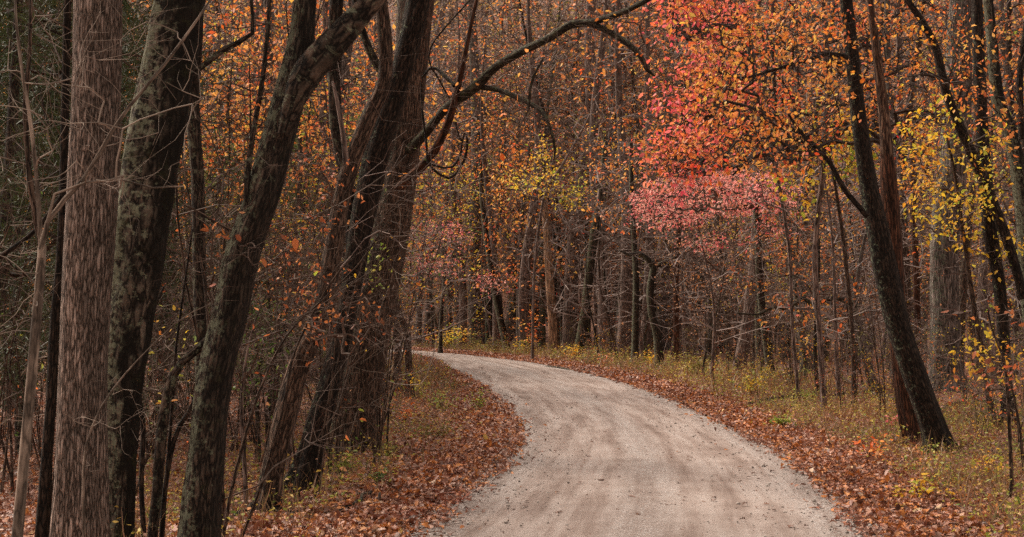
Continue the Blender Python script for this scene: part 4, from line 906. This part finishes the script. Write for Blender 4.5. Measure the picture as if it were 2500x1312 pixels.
KEEP = [(o.location.x, o.location.y, 1250 + FPX * o.location.x / o.location.y) for o in C.objects if o.parent is None and o.get('category') == 'tree' and o.location.z > -20]
def ok(x, y, gap, rd, umax_inner=955, clear=22):
    sd, out = road_sd(np.array([x]), np.array([y])); sd, out = float(sd[0]), bool(out[0])
    if sd < rd: return False
    u = 1250 + x / y * FPX
    if not out and u > umax_inner: return False
    for px_, py_ in placed:
        if (px_ - x) ** 2 + (py_ - y) ** 2 < gap * gap: return False
    for px_, py_, pu in KEEP:
        if (px_ - x) ** 2 + (py_ - y) ** 2 < gap * gap * .7: return False
        if y < py_ and abs(u - pu) < (clear if abs(pu - 1349) > 6 and abs(pu - 1609) > 6 else max(clear, 26 if py_ - y < 2 else 78)) : return False
    return True

def scatter(kind, n, u0, u1, d0, d1, Ha, Hb, gap, rd, where, group, leafs=None, fat=(.8, 1.25), umax=955, clear=22, pick=None):
    k = 0; tries = 0
    while k < n and tries < n * 60:
        tries += 1
        d = d0 + (d1 - d0) * rng.random() ** .8; u = rng.uniform(u0, u1); x = (u - 1250) / FPX * d
        if not ok(x, d, gap, rd, umax, clear): continue
        lf = leafs[rng.integers(0, len(leafs))] if leafs else None
        i = int(rng.integers(0, 9)) if pick is None else pick[int(rng.integers(0, len(pick)))]
        o = put(kind, i, x, d, rng.uniform(Ha, Hb), 'x', group, lf, rng.uniform(*fat)); SC.append((o, kind, u, d, lf, where, group, i % len(PRO[kind]))); k += 1

# evergreens on the left
for i, (u, d, H) in enumerate([(-60, 19, 11), (60, 23, 12), (175, 27, 13), (330, 30, 13), (-10, 31, 14)]):
    put('cedar', i, (u - 1250) / FPX * d, d, H, ['dark cedar filling the upper left corner', 'dark cedar behind the tan sapling', 'dark cedar behind the big pale tree', 'dark cedar between the pale tree and the lichened tree', 'dark cedar deepest in the shade at far left'][i])
for i, (u, d, H) in enumerate([(742, 44, 8.4), (812, 52, 9.5), (565, 40, 7), (676, 56, 10)]):
    put('pine', i, (u - 1250) / FPX * d, d, H, ['bright green pine seen right of the leaning forked tree', 'green pine behind the slanting brown tree', 'green pine seen left of the leaning forked tree', 'tall green pine furthest back among the left trees'][i])

scatter('tall', 36, -100, 940, 34, 95, 17, 24, 2.2, 2.0, 'left woods', 'tall trees in the left woods', ['lf_orange', 'lf_rust', 'lf_orange', 'lf_tan', 'lf_yellow'])
scatter('tall', 50, 985, 1640, 84, 114, 20, 27, 1.9, 3.6, 'beyond the bend', 'tall trees beyond the bend', ['lf_rust', 'lf_orange', 'lf_olive', 'lf_orange', 'lf_tan'])
scatter('tall', 52, 1480, 2600, 44, 100, 18, 25, 2.1, 3.2, 'right woods', 'tall trees right of the road', ['lf_rust', 'lf_orange', 'lf_orange', 'lf_tan'])
scatter('under', 34, 440, 940, 30, 85, 7, 13, 2.0, 2.0, 'left woods', 'small leafy trees in the left woods', ['lf_orange', 'lf_tan', 'lf_orange', 'lf_yellow', 'lf_orange', 'lf_lime'])
scatter('under', 10, -60, 420, 26, 60, 6, 9, 2.4, 2.0, 'left shade', 'small trees in the far left shade', ['lf_rust', 'lf_rust', 'lf_orange'])
scatter('tall', 12, 990, 1640, 68, 84, 23, 27, 2.5, 2.6, 'beyond the bend', 'tall trees beyond the bend', ['lf_rust', 'lf_orange'], clear=26, pick=[0, 2, 4, 6])
scatter('under', 30, 985, 1700, 70, 106, 8, 17, 1.8, 3.0, 'beyond the bend', 'small leafy trees beyond the bend', ['lf_rust', 'lf_orange', 'lf_olive', 'lf_tan', 'lf_yellow', 'lf_orange', 'lf_rust'])
scatter('under', 12, 985, 1500, 98, 112, 4, 7, 1.8, 3.0, 'beyond the bend', 'small leafy trees beyond the bend', ['lf_yellow', 'lf_lime', 'lf_yellow', 'lf_orange'])
scatter('under', 30, 1620, 2600, 36, 80, 6, 11, 1.8, 2.6, 'right woods', 'small leafy trees right of the road', ['lf_orange', 'lf_orange', 'lf_rust', 'lf_tan', 'lf_yellow'])
scatter('under', 9, 470, 740, 36, 62, 9.5, 14, 1.8, 2.0, 'left woods', 'small leafy trees in the left woods', ['lf_orange', 'lf_orange', 'lf_yellow'], clear=10, fat=(1.1, 1.5))
scatter('bare', 28, 985, 1750, 60, 104, 6, 13, 1.5, 2.2, 'beyond the bend', 'bare understory trees beyond the bend', fat=(.9, 1.4), clear=30)
scatter('bare', 40, 1650, 2600, 32, 80, 5, 10, 1.5, 2.2, 'right woods', 'bare understory trees right of the road', fat=(.9, 1.4))
scatter('bare', 30, 300, 940, 24, 80, 4, 9, 1.6, 2.0, 'left woods', 'bare understory trees in the left woods', fat=(.9, 1.3))
scatter('brush', 52, 320, 940, 12, 30, 2.2, 6.0, .8, 1.3, 'left woods', 'saplings among the left trunks', ['lf_rust', 'lf_lime', 'lf_orange', 'lf_yellow', 'lf_green'], clear=10, fat=(.8, 1.3))
scatter('brush', 18, -60, 330, 13, 30, 2.2, 5, .8, 1.3, 'left shade', 'saplings in the far left shade', ['lf_rust', 'lf_rust', 'lf_green'], clear=14)
scatter('brush', 22, 1700, 2560, 26, 50, 2.5, 5.5, .8, 2.4, 'right woods', 'saplings right of the road', ['lf_rust', 'lf_orange', 'lf_orange', 'lf_yellow'], clear=10)
scatter('under', 14, 460, 900, 28, 50, 5, 9, 1.6, 2.0, 'left woods', 'small leafy trees in the left woods', ['lf_lime', 'lf_orange', 'lf_yellow', 'lf_orange', 'lf_olive'], clear=14)
scatter('shrub', 14, 940, 1110, 24, 52, .45, .95, .7, .7, 'left bank', 'shrubs on the left bank', umax=1115, clear=0)
scatter('shrub', 50, 1030, 2000, 40, 92, 1.0, 2.2, .7, .9, 'outer verge', 'shrubs along the outer verge', clear=8)
scatter('shrub', 28, 1850, 2560, 18, 42, .9, 2.0, .8, 1.8, 'right woods', 'shrubs right of the road', clear=8)
scatter('shrub', 36, 60, 920, 14, 60, .8, 2.0, .8, 1.4, 'left woods', 'shrubs among the left trunks', clear=8)

# each copy is told apart by its look and its place in the row after the nearest landmark
LAND = [(-400, 'the left edge'), (60, 'the tan sapling'), (200, 'the big pale tree'), (320, 'the lichened tree'), (490, 'the straight slim tree'), (560, 'the leaning forked tree'), (720, 'the slanting brown tree'),
        (800, 'the black-barked tree'), (900, 'the thick central tree'), (995, 'the crooked pair'), (1075, 'the bend dogwood'), (1160, 'the wide pale trunk'), (1230, 'the slanting dark trunk'), (1345, 'the broken snag'), (1420, 'the mossy leaning trunk'),
        (1550, 'the dark verge trunk'), (1608, 'the elbow-limbed tree'), (1650, 'the straight reddish trunk'), (1870, 'the pink dogwood'), (1940, 'the red-leaved tree'), (2090, 'the mossy-limbed tree'),
        (2240, 'the crossing pair'), (2310, 'the ridged grey tree'), (2400, 'the yellow maple'), (2460, 'the near-black edge tree')]
LW = {'lf_orange': 'orange', 'lf_rust': 'rust', 'lf_tan': 'tan', 'lf_yellow': 'yellow', 'lf_olive': 'olive', 'lf_lime': 'lime', 'lf_green': 'green', None: ''}
TW = {'tall': ['thick mauve-grey trunk', 'dark tall trunk', 'thickest grey trunk', 'slender brown trunk', 'mauve-grey tall trunk', 'grey tall trunk', 'brown tall trunk'], 'under': ['small tree'] * 4,
      'bare': ['pale bare tree', 'brown bare tree', 'dark bare tree', 'pale bare tree', 'dark brown bare tree'], 'brush': ['brown multi-stemmed sapling', 'mauve multi-stemmed sapling', 'dark multi-stemmed sapling', 'tan multi-stemmed sapling'], 'shrub': ['rusty shrub', 'yellow shrub', 'orange shrub', 'olive shrub', 'tan shrub']}
ORD = ['first', 'second', 'third', 'fourth', 'fifth', 'sixth', 'seventh', 'eighth', 'ninth', 'tenth', 'eleventh', 'twelfth']
cntd = {}
for o, kind, u, d, lf, where, group, i in sorted(SC, key=lambda q: q[2]):
    lm = [n for uu, n in LAND if uu <= u][-1]
    look = TW[kind][i] + ((' with ' + LW[lf] + ' leaves') if lf else '')
    key = (look, lm, where); n = cntd.get(key, 0); cntd[key] = n + 1
    o['label'] = (ORD[n] + ' ' if n else '') + look + ' right of ' + lm + ', ' + where
    if len(o['label'].split()) > 16: print('LONG', o['label'])

# far-off wood on the rising ground: one mass
def far_wood():
    def arr(o):
        me = o.data; V = np.zeros(len(me.vertices) * 3, np.float32); me.vertices.foreach_get('co', V)
        k = me.polygons[0].loop_total; F = np.zeros(len(me.loops), np.int32); me.loops.foreach_get('vertex_index', F); return V.reshape(-1, 3), F.reshape(-1, k)
    parts = {'trunk': [], 'crown': []}
    src = [{c.name.split('.')[0]: arr(c) for c in p.children} for p in PRO['tall'] + PRO['under'][:2]]
    r = np.random.default_rng(77)
    for i in range(460):
        d = r.uniform(110, 235); x = r.uniform(-.47, .47) * d; s = src[r.integers(0, len(src))]; kz = r.uniform(.9, 1.4) * 1.1; a = r.uniform(0, 6.28)
        kf = kz * r.uniform(1.3, 1.9)
        g = gz(x, d)
        for nm, lst in parts.items():
            V, F = s[nm]; c, sn = math.cos(a) * kf, math.sin(a) * kf
            lst.append((np.stack([V[:, 0] * c - V[:, 1] * sn + x, V[:, 0] * sn + V[:, 1] * c + d, V[:, 2] * kz + g], -1), F))
    root = thing('far_wood', 'mass of far-off autumn wood closing the view behind everything', 'woods', (0, 150, 0)); root['kind'] = 'stuff'
    for nm, lst in parts.items():
        o = 0; Vs, Fs = [], []
        for V, F in lst: Vs.append(V); Fs.append(F + o); o += len(V)
        V = np.vstack(Vs) - np.array([0, 150, 0])
        link({'trunk': 'trunks', 'crown': 'foliage'}[nm], mesh_np(nm, V, np.vstack(Fs)), {'trunk': M['twig_mauve'], 'crown': M['lf_far']}[nm], root, kind='stuff')
M['lf_far'] = leaf_mat('lf_far', [(.60, .24, .12), (.46, .18, .08), (.34, .28, .08), (.62, .34, .16), (.56, .42, .10), (.60, .30, .20)])
far_wood()

# ------------------------------------------------------------------ thin stems and arching brush among the left trunks
def stems(name, label, cat, paths, d, bark, seed, spec=None, twig='twig_brown', leaf=None, lsize=.05, lprob=.3, lper=1, lkind='oval', rtip=.0018, twigs=.7, twlen=.25, step=.12):
    pl = [px_path(p, d) for p in paths]; P0, R0 = pl[0]
    base = np.array([P0[0, 0], P0[0, 1], max(P0[0, 2], gz(P0[0, 0], P0[0, 1]))]); root = thing(name, label, cat, base)
    tb = []
    for i, (P, R) in enumerate(pl):
        if i == 0 and P[0, 2] > gz(P[0, 0], P[0, 1]) and cat != 'branch':
            g = gz(P[0, 0], P[0, 1]) - .05; P = np.vstack([np.linspace((P[0, 0] - .05, P[0, 1], g), P[0], 8)[:-1], P]); R = np.concatenate([np.full(7, R[0] * 1.05), R])
        tb.append(tube(P, R, 7, seed + i, .05))
    if spec is None: link('stem', bark_mesh('stem', *join(tb), base), M[bark], root, smooth=True)
    else:
        BP = np.vstack([p for p, _ in pl]); BR = np.concatenate([r for _, r in pl])
        seg, ends, ed = grow(BP, BR, cloud(spec, seed), step=step, rtip=rtip, seed=seed, twigs=twigs, twlen=twlen, up=.2)
        wood_mesh(join(tb), prisms(*seg, k=3), base, M[bark], M[twig], root).name = 'stem'
        if leaf:
            r = np.random.default_rng(seed); m = r.random(len(ends)) < lprob; e = np.repeat(ends[m], lper, 0); e = e + r.normal(0, lsize * .5, e.shape); q = r.normal(0, .7, e.shape); q[:, 2] -= .3
            V, F = leaves(e, q, lsize, lkind, seed, tilt=.5); link('foliage', mesh_np('foliage', V - base, F), M[leaf], root)
    return root
stems('sapling', 'thin brown arching stem sweeping up from the litter to the centre trunks', 'sapling', [[(545, 1312, 10), (565, 1200, 9), (600, 1060, 8), (640, 940, 7), (700, 820, 6), (780, 740, 5), (880, 640, 4), (960, 520, 3)]], 12, 'bark_brown', 60,
      [(700, 800, 140, 120, 11, 13, 26)], leaf='lf_rust')
stems('sapling', 'long bare stem crossing in front of the slanting brown tree', 'sapling', [[(590, 1312, 9), (640, 1180, 8), (690, 1000, 7), (720, 860, 6), (790, 720, 5), (850, 640, 4), (940, 580, 3)]], 12.5, 'bark_brown', 61, [(760, 700, 130, 110, 12, 13.4, 24)], leaf='lf_yellow', lprob=.15)
stems('sapling', 'thin crooked stem at the foot of the lichened tree', 'sapling', [[(352, 1312, 14), (345, 1180, 13), (350, 1060, 12), (340, 940, 9), (352, 820, 7), (400, 700, 5)]], 12.6, 'bark_black', 62, [(400, 900, 70, 160, 12, 13.2, 26)], leaf='lf_yellow', lprob=.25)
stems('sapling', 'dark forked stem curving up to the leaning tree', 'sapling', [[(395, 1312, 15), (405, 1180, 13), (430, 1060, 12), (470, 990, 10), (500, 900, 7)], [(405, 1180, 9), (420, 1000, 8), (430, 850, 7), (450, 700, 5), (470, 560, 4)]], 12, 'bark_black', 63, [(430, 900, 80, 220, 11.6, 12.6, 30)], leaf='lf_lime', lprob=.2)
stems('sapling', 'pale thin twig curving over the foot of the big pale tree', 'sapling', [[(206, 1312, 7), (203, 1200, 7), (208, 1100, 6), (230, 1030, 5), (262, 970, 5), (300, 920, 4), (345, 870, 3), (440, 780, 2.5), (520, 740, 2)]], 8.6, 'bark_smooth', 64, [(260, 1040, 110, 120, 8.2, 8.9, 18)], 'twig_tan', rtip=.0009, twlen=.1, step=.06)
stems('sapling', 'slim grey stem right of the leaning tree foot', 'sapling', [[(602, 1290, 12), (598, 1150, 11), (590, 1000, 9), (600, 880, 7), (625, 780, 5), (660, 700, 3)]], 15, 'bark_mauve', 65, [(620, 860, 70, 170, 14.4, 15.6, 34)], 'twig_mauve', leaf='lf_green', lprob=.35, lper=2, lsize=.06)
stems('sapling', 'green-leaved sapling behind the leaning tree', 'sapling', [[(640, 1180, 10), (630, 1050, 9), (625, 950, 7), (640, 860, 6), (650, 780, 4)]], 20, 'bark_mossy', 66, [(640, 810, 60, 70, 19, 21, 50), (650, 920, 80, 60, 19, 21, 30)], 'twig_brown', leaf='lf_green', lprob=.7, lper=3, lsize=.07, rtip=.002)
stems('sapling', 'thin sapling with a few lime leaves in front of the central tree', 'sapling', [[(930, 1075, 7), (925, 960, 6), (922, 820, 6), (915, 700, 4), (905, 620, 3)]], 20.8, 'bark_brown', 67, [(915, 620, 34, 60, 20.2, 21.2, 20)], leaf='lf_lime', lprob=.5, lper=2, lsize=.07, rtip=.002)
stems('sapling', 'leafless crooked sapling between the centre trunks', 'sapling', [[(700, 1165, 12), (715, 1050, 10), (740, 940, 9), (742, 840, 7), (760, 740, 6), (752, 620, 4)]], 17.6, 'bark_mauve', 68, [(740, 850, 80, 200, 16.6, 18, 46)], 'twig_mauve', leaf='lf_tan', lprob=.1)
stems('sapling', 'upright bare stem just left of the crooked pair', 'sapling', [[(938, 1010, 9), (935, 900, 8), (940, 780, 7), (948, 660, 4)]], 31, 'bark_brown', 69, [(945, 780, 40, 140, 30, 32, 26)], rtip=.003)
stems('sapling', 'big rust oak leaves on a twig at the right edge', 'sapling', [[(2470, 1180, 10), (2462, 1000, 9), (2450, 880, 7), (2420, 800, 5), (2410, 740, 3)]], 15, 'bark_brown', 70, [(2420, 900, 80, 50, 14, 15.6, 26), (2425, 770, 46, 40, 14.4, 15.4, 12), (2370, 950, 50, 40, 14.5, 15.5, 8)], leaf='lf_rust', lprob=.22, lper=2, lsize=.10, lkind='oak', rtip=.0022)
stems('sapling', 'yellow and lime leafy sprig low at right edge', 'sapling', [[(2500, 1150, 8), (2485, 1020, 7), (2460, 920, 5), (2400, 850, 3)]], 17, 'bark_brown', 71, [(2420, 870, 90, 60, 16, 18, 36)], leaf='lf_yellow', lprob=.6, lper=2, lsize=.075)
stems('sapling', 'hanging twig of rust leaves at the upper right edge', 'sapling', [[(2540, 1100, 14), (2530, 800, 12), (2525, 500, 9), (2505, 300, 6), (2480, 240, 4)]], 14, 'bark_brown', 72, [(2480, 270, 40, 50, 13.4, 14.4, 12), (2470, 110, 40, 80, 13.4, 14.4, 12)], leaf='lf_rust', lprob=.35, lper=1, lsize=.085, lkind='oak')

# fallen wood
def fallen(label, paths, seed, bark='bark_dark', name='fallen_branch', cat='branch'):
    pl = []
    for p in paths:
        Q = []
        for u, v, w in p:
            # where the sight line meets the ground
            lo = W(u, v, 1.0) - np.array([0, 0, CH]); dn = lo[2]
            k = -(CH - .04) / dn; x, y = lo[0] * k, k
            Q.append((x, y, gz(x, y) + w / 2 / FPX * y * .8 + .01, w / 2 / FPX * y))
        R = catmull(Q, 30); pl.append((R[:, :3], R[:, 3]))
    base = pl[0][0][0]; root = thing(name, label, cat, base)
    for i, (P, R) in enumerate(pl):
        r = np.random.default_rng(seed + i); P = P + r.normal(0, .012, P.shape) * np.array([1, 1, .6]); P[:, 2] += .05 * np.abs(np.sin(np.linspace(0, 5, len(P)) + i))
        link('stem', bark_mesh('stem', *tube(P, R, 8, seed + i, .12), base), M[bark], root, smooth=True)
fallen('crooked dark fallen branch on the litter at the bottom, left of the road', [[(520, 1306, 9), (580, 1268, 9), (640, 1242, 10), (690, 1256, 9), (760, 1262, 8), (840, 1252, 9), (905, 1216, 8)], [(640, 1242, 7), (690, 1262, 5), (722, 1290, 4)], [(840, 1252, 6), (865, 1240, 4), (880, 1225, 3)]], 80)
fallen('grey fallen branch lying in the verge right of the road', [[(1800, 998, 7), (1870, 985, 8), (1950, 975, 8), (2060, 966, 7), (2140, 960, 5)], [(1870, 985, 5), (1930, 1000, 4), (1990, 992, 3)]], 81)
fallen('pale dead log leaning in brush behind the verge at right', [[(2060, 935, 9), (2100, 950, 8), (2160, 972, 6), (2220, 990, 4)], [(1900, 920, 4), (1930, 940, 5), (1960, 965, 4)]], 82, 'bark_grey')
fallen('thin fallen limb behind the foot of the crossing pair', [[(2290, 1010, 6), (2350, 992, 8), (2420, 985, 7), (2500, 990, 5)]], 83, 'bark_dark')
fallen('dark fallen branch at the far verge below the dark verge trunk', [[(1330, 893, 6), (1400, 903, 6), (1440, 908, 5)], [(1440, 908, 4), (1470, 898, 3)]], 84, 'bark_dark')

# small grey stump and stone on the left bank
def lump(label, name, cat, u, v, w, h, d, mat, seed, point=0.0):
    c = W(u, v, d); g = gz(c[0], c[1]); s = d / FPX; n = 14
    t = np.linspace(0, 1, n); P = np.stack([c[0] + .15 * h * s * t, 0 * t + c[1], g - .03 + h * s * t], -1)
    R = w / 2 * s * ((1 - t ** 3 * .75) if not point else (1 - .8 * t) + .1); base = (c[0], c[1], g)
    V, F, B = tube(P, R, 14, seed, .28); r = bark_mesh(name, V, F, B, base); o = link(name, r, M[mat], None, smooth=True); o.location = base; o['label'] = label; o['category'] = cat
lump('small pointed grey stump on the litter at the left edge of the road', 'tree_stump', 'stump', 922, 1228, 18, 36, 15.2, 'bark_grey', 3, 1)
lump('small grey chunk of wood beside the pointed stump', 'wood_chunk', 'wood', 978, 1212, 24, 14, 15.6, 'bark_grey', 8)

# small leafy plants one can point to
def plant(label, u, v, w, h, leaf, n, ls, seed, lk='oval'):
    lo = W(u, v, 1.0) - np.array([0, 0, CH]); k = -CH / lo[2]; x, y = lo[0] * k, k; g = gz(x, y); s = y / FPX; r = np.random.default_rng(seed)
    root = thing('leafy_plant', label, 'plant', (x, y, g))
    m = max(4, n // 6); tip = np.stack([r.normal(0, w * .25 * s, m), r.normal(0, w * .25 * s, m), h * s * r.uniform(.5, 1, m)], -1); mid_ = tip * np.array([.35, .35, .55])
    z = np.zeros_like(tip); z[:, 2] = -.02
    V, F = prisms(np.vstack([z, mid_]), np.vstack([mid_, tip]), np.full(2 * m, .004), np.full(2 * m, .003)); link('stems', mesh_np('stems', V, F), M['twig_brown'], root)
    i = r.integers(0, m, n); t = r.uniform(.35, 1.05, n)[:, None]; pos = tip[i] * t * np.array([1, 1, 1]) + r.normal(0, ls * .5, (n, 3)); pos[:, 2] = np.maximum(pos[:, 2], .02)
    q = r.normal(0, .8, (n, 3)); q[:, 2] *= .4
    V, F = leaves(pos, q, ls, lk, seed, tilt=.35); link('foliage', mesh_np('foliage', V, F), M[leaf], root)
plant('low lime green leafy plant on the right bank near the road edge', 1905, 1050, 95, 32, 'lf_lime', 150, .075, 1)
plant('yellow leafy plant in the right verge beyond the fallen branch', 1835, 968, 90, 46, 'lf_yellow', 110, .11, 2)
plant('yellow weed clump in the grass at the bottom right', 2250, 1232, 120, 60, 'lf_yellow', 70, .075, 3)
plant('sprig of large yellow leaves at the foot of the slanting brown tree', 748, 1200, 60, 50, 'lf_yellow', 22, .10, 4)
plant('pale yellow plant on the left bank below the twin crooked trunks', 1022, 985, 60, 60, 'lf_yellow', 40, .11, 5)
plant('bushy green weed at the left edge of the road', 1168, 1010, 50, 50, 'lf_lime', 90, .07, 6)
plant('dark green herb by the pointed stump', 930, 1192, 60, 40, 'lf_green', 60, .06, 7)
plant('green plant at the foot of the fallen branch on the left', 950, 1120, 70, 40, 'lf_olive', 80, .06, 8)
plant('pink-leaved seedling behind the foot of the crossing pair', 2185, 1060, 50, 50, 'lf_pink', 26, .09, 9)
plant('yellow heart-leaved vine in the grass at the lower right corner', 2420, 1180, 130, 80, 'lf_yellow', 50, .08, 10)
plant('lime plant in shade at the bottom edge on the left', 400, 1290, 90, 60, 'lf_lime', 70, .045, 11)
plant('orange-leaved seedling beyond the bend left of the snag', 1290, 868, 90, 110, 'lf_orange', 120, .2, 12)
plant('yellow-green bush at the inside end of the bend', 1090, 858, 130, 70, 'lf_yellow', 260, .2, 13)
for q, (u, v, w, h, lf, n, lb) in enumerate([(1150, 852, 110, 50, 'lf_lime', 160, 'lime bush beyond the bend under the wide pale trunk'), (1215, 862, 90, 44, 'lf_olive', 140, 'olive bush beyond the bend under the slanting dark trunk'),
        (1400, 884, 80, 44, 'lf_yellow', 90, 'yellow bush in the far verge right of the broken snag'), (1050, 852, 70, 60, 'lf_orange', 90, 'orange bush at the far bend beside the yellow-green bush'),
        (1700, 925, 90, 46, 'lf_olive', 120, 'olive bush in the outer verge right of the reddish trunk'), (1580, 900, 70, 40, 'lf_yellow', 60, 'thin yellow bush at the foot of the elbow-limbed tree'),
        (1970, 985, 110, 40, 'lf_lime', 90, 'lime weed patch behind the grey fallen branch'), (1010, 842, 60, 60, 'lf_lime', 120, 'lime bush where the road leaves the view'), (1270, 866, 80, 40, 'lf_yellow', 110, 'yellow bush between the slanting trunk and the snag'), (1450, 893, 80, 36, 'lf_olive', 90, 'olive bush at the verge below the mossy leaning trunk'), (1040, 930, 80, 50, 'lf_yellow', 70, 'yellow weed patch just right of the crooked pair'), (1080, 1010, 120, 50, 'lf_lime', 90, 'lime weed patch in the middle of the left bank'), (990, 1040, 90, 60, 'lf_orange', 60, 'orange weed patch right of the central tree foot'), (830, 1160, 90, 50, 'lf_lime', 60, 'lime weed patch between the black-barked and central trees'), (1110, 960, 90, 40, 'lf_olive', 90, 'olive weed patch on the inside bank of the bend'),
        (1060, 1080, 120, 50, 'lf_olive', 80, 'olive weed patch on the left bank right of the central tree'), (2120, 1130, 110, 60, 'lf_orange', 60, 'orange weed patch left of the crossing pair'), (2380, 1060, 120, 60, 'lf_olive', 90, 'olive weed patch right of the crossing pair foot')]):
    plant(lb, u, v, w, h, lf, n, .14 if v < 930 else .08, 40 + q)
plant('orange oak seedling at the right verge by the reddish trunk', 1480, 900, 40, 36, 'lf_rust', 40, .16, 14)
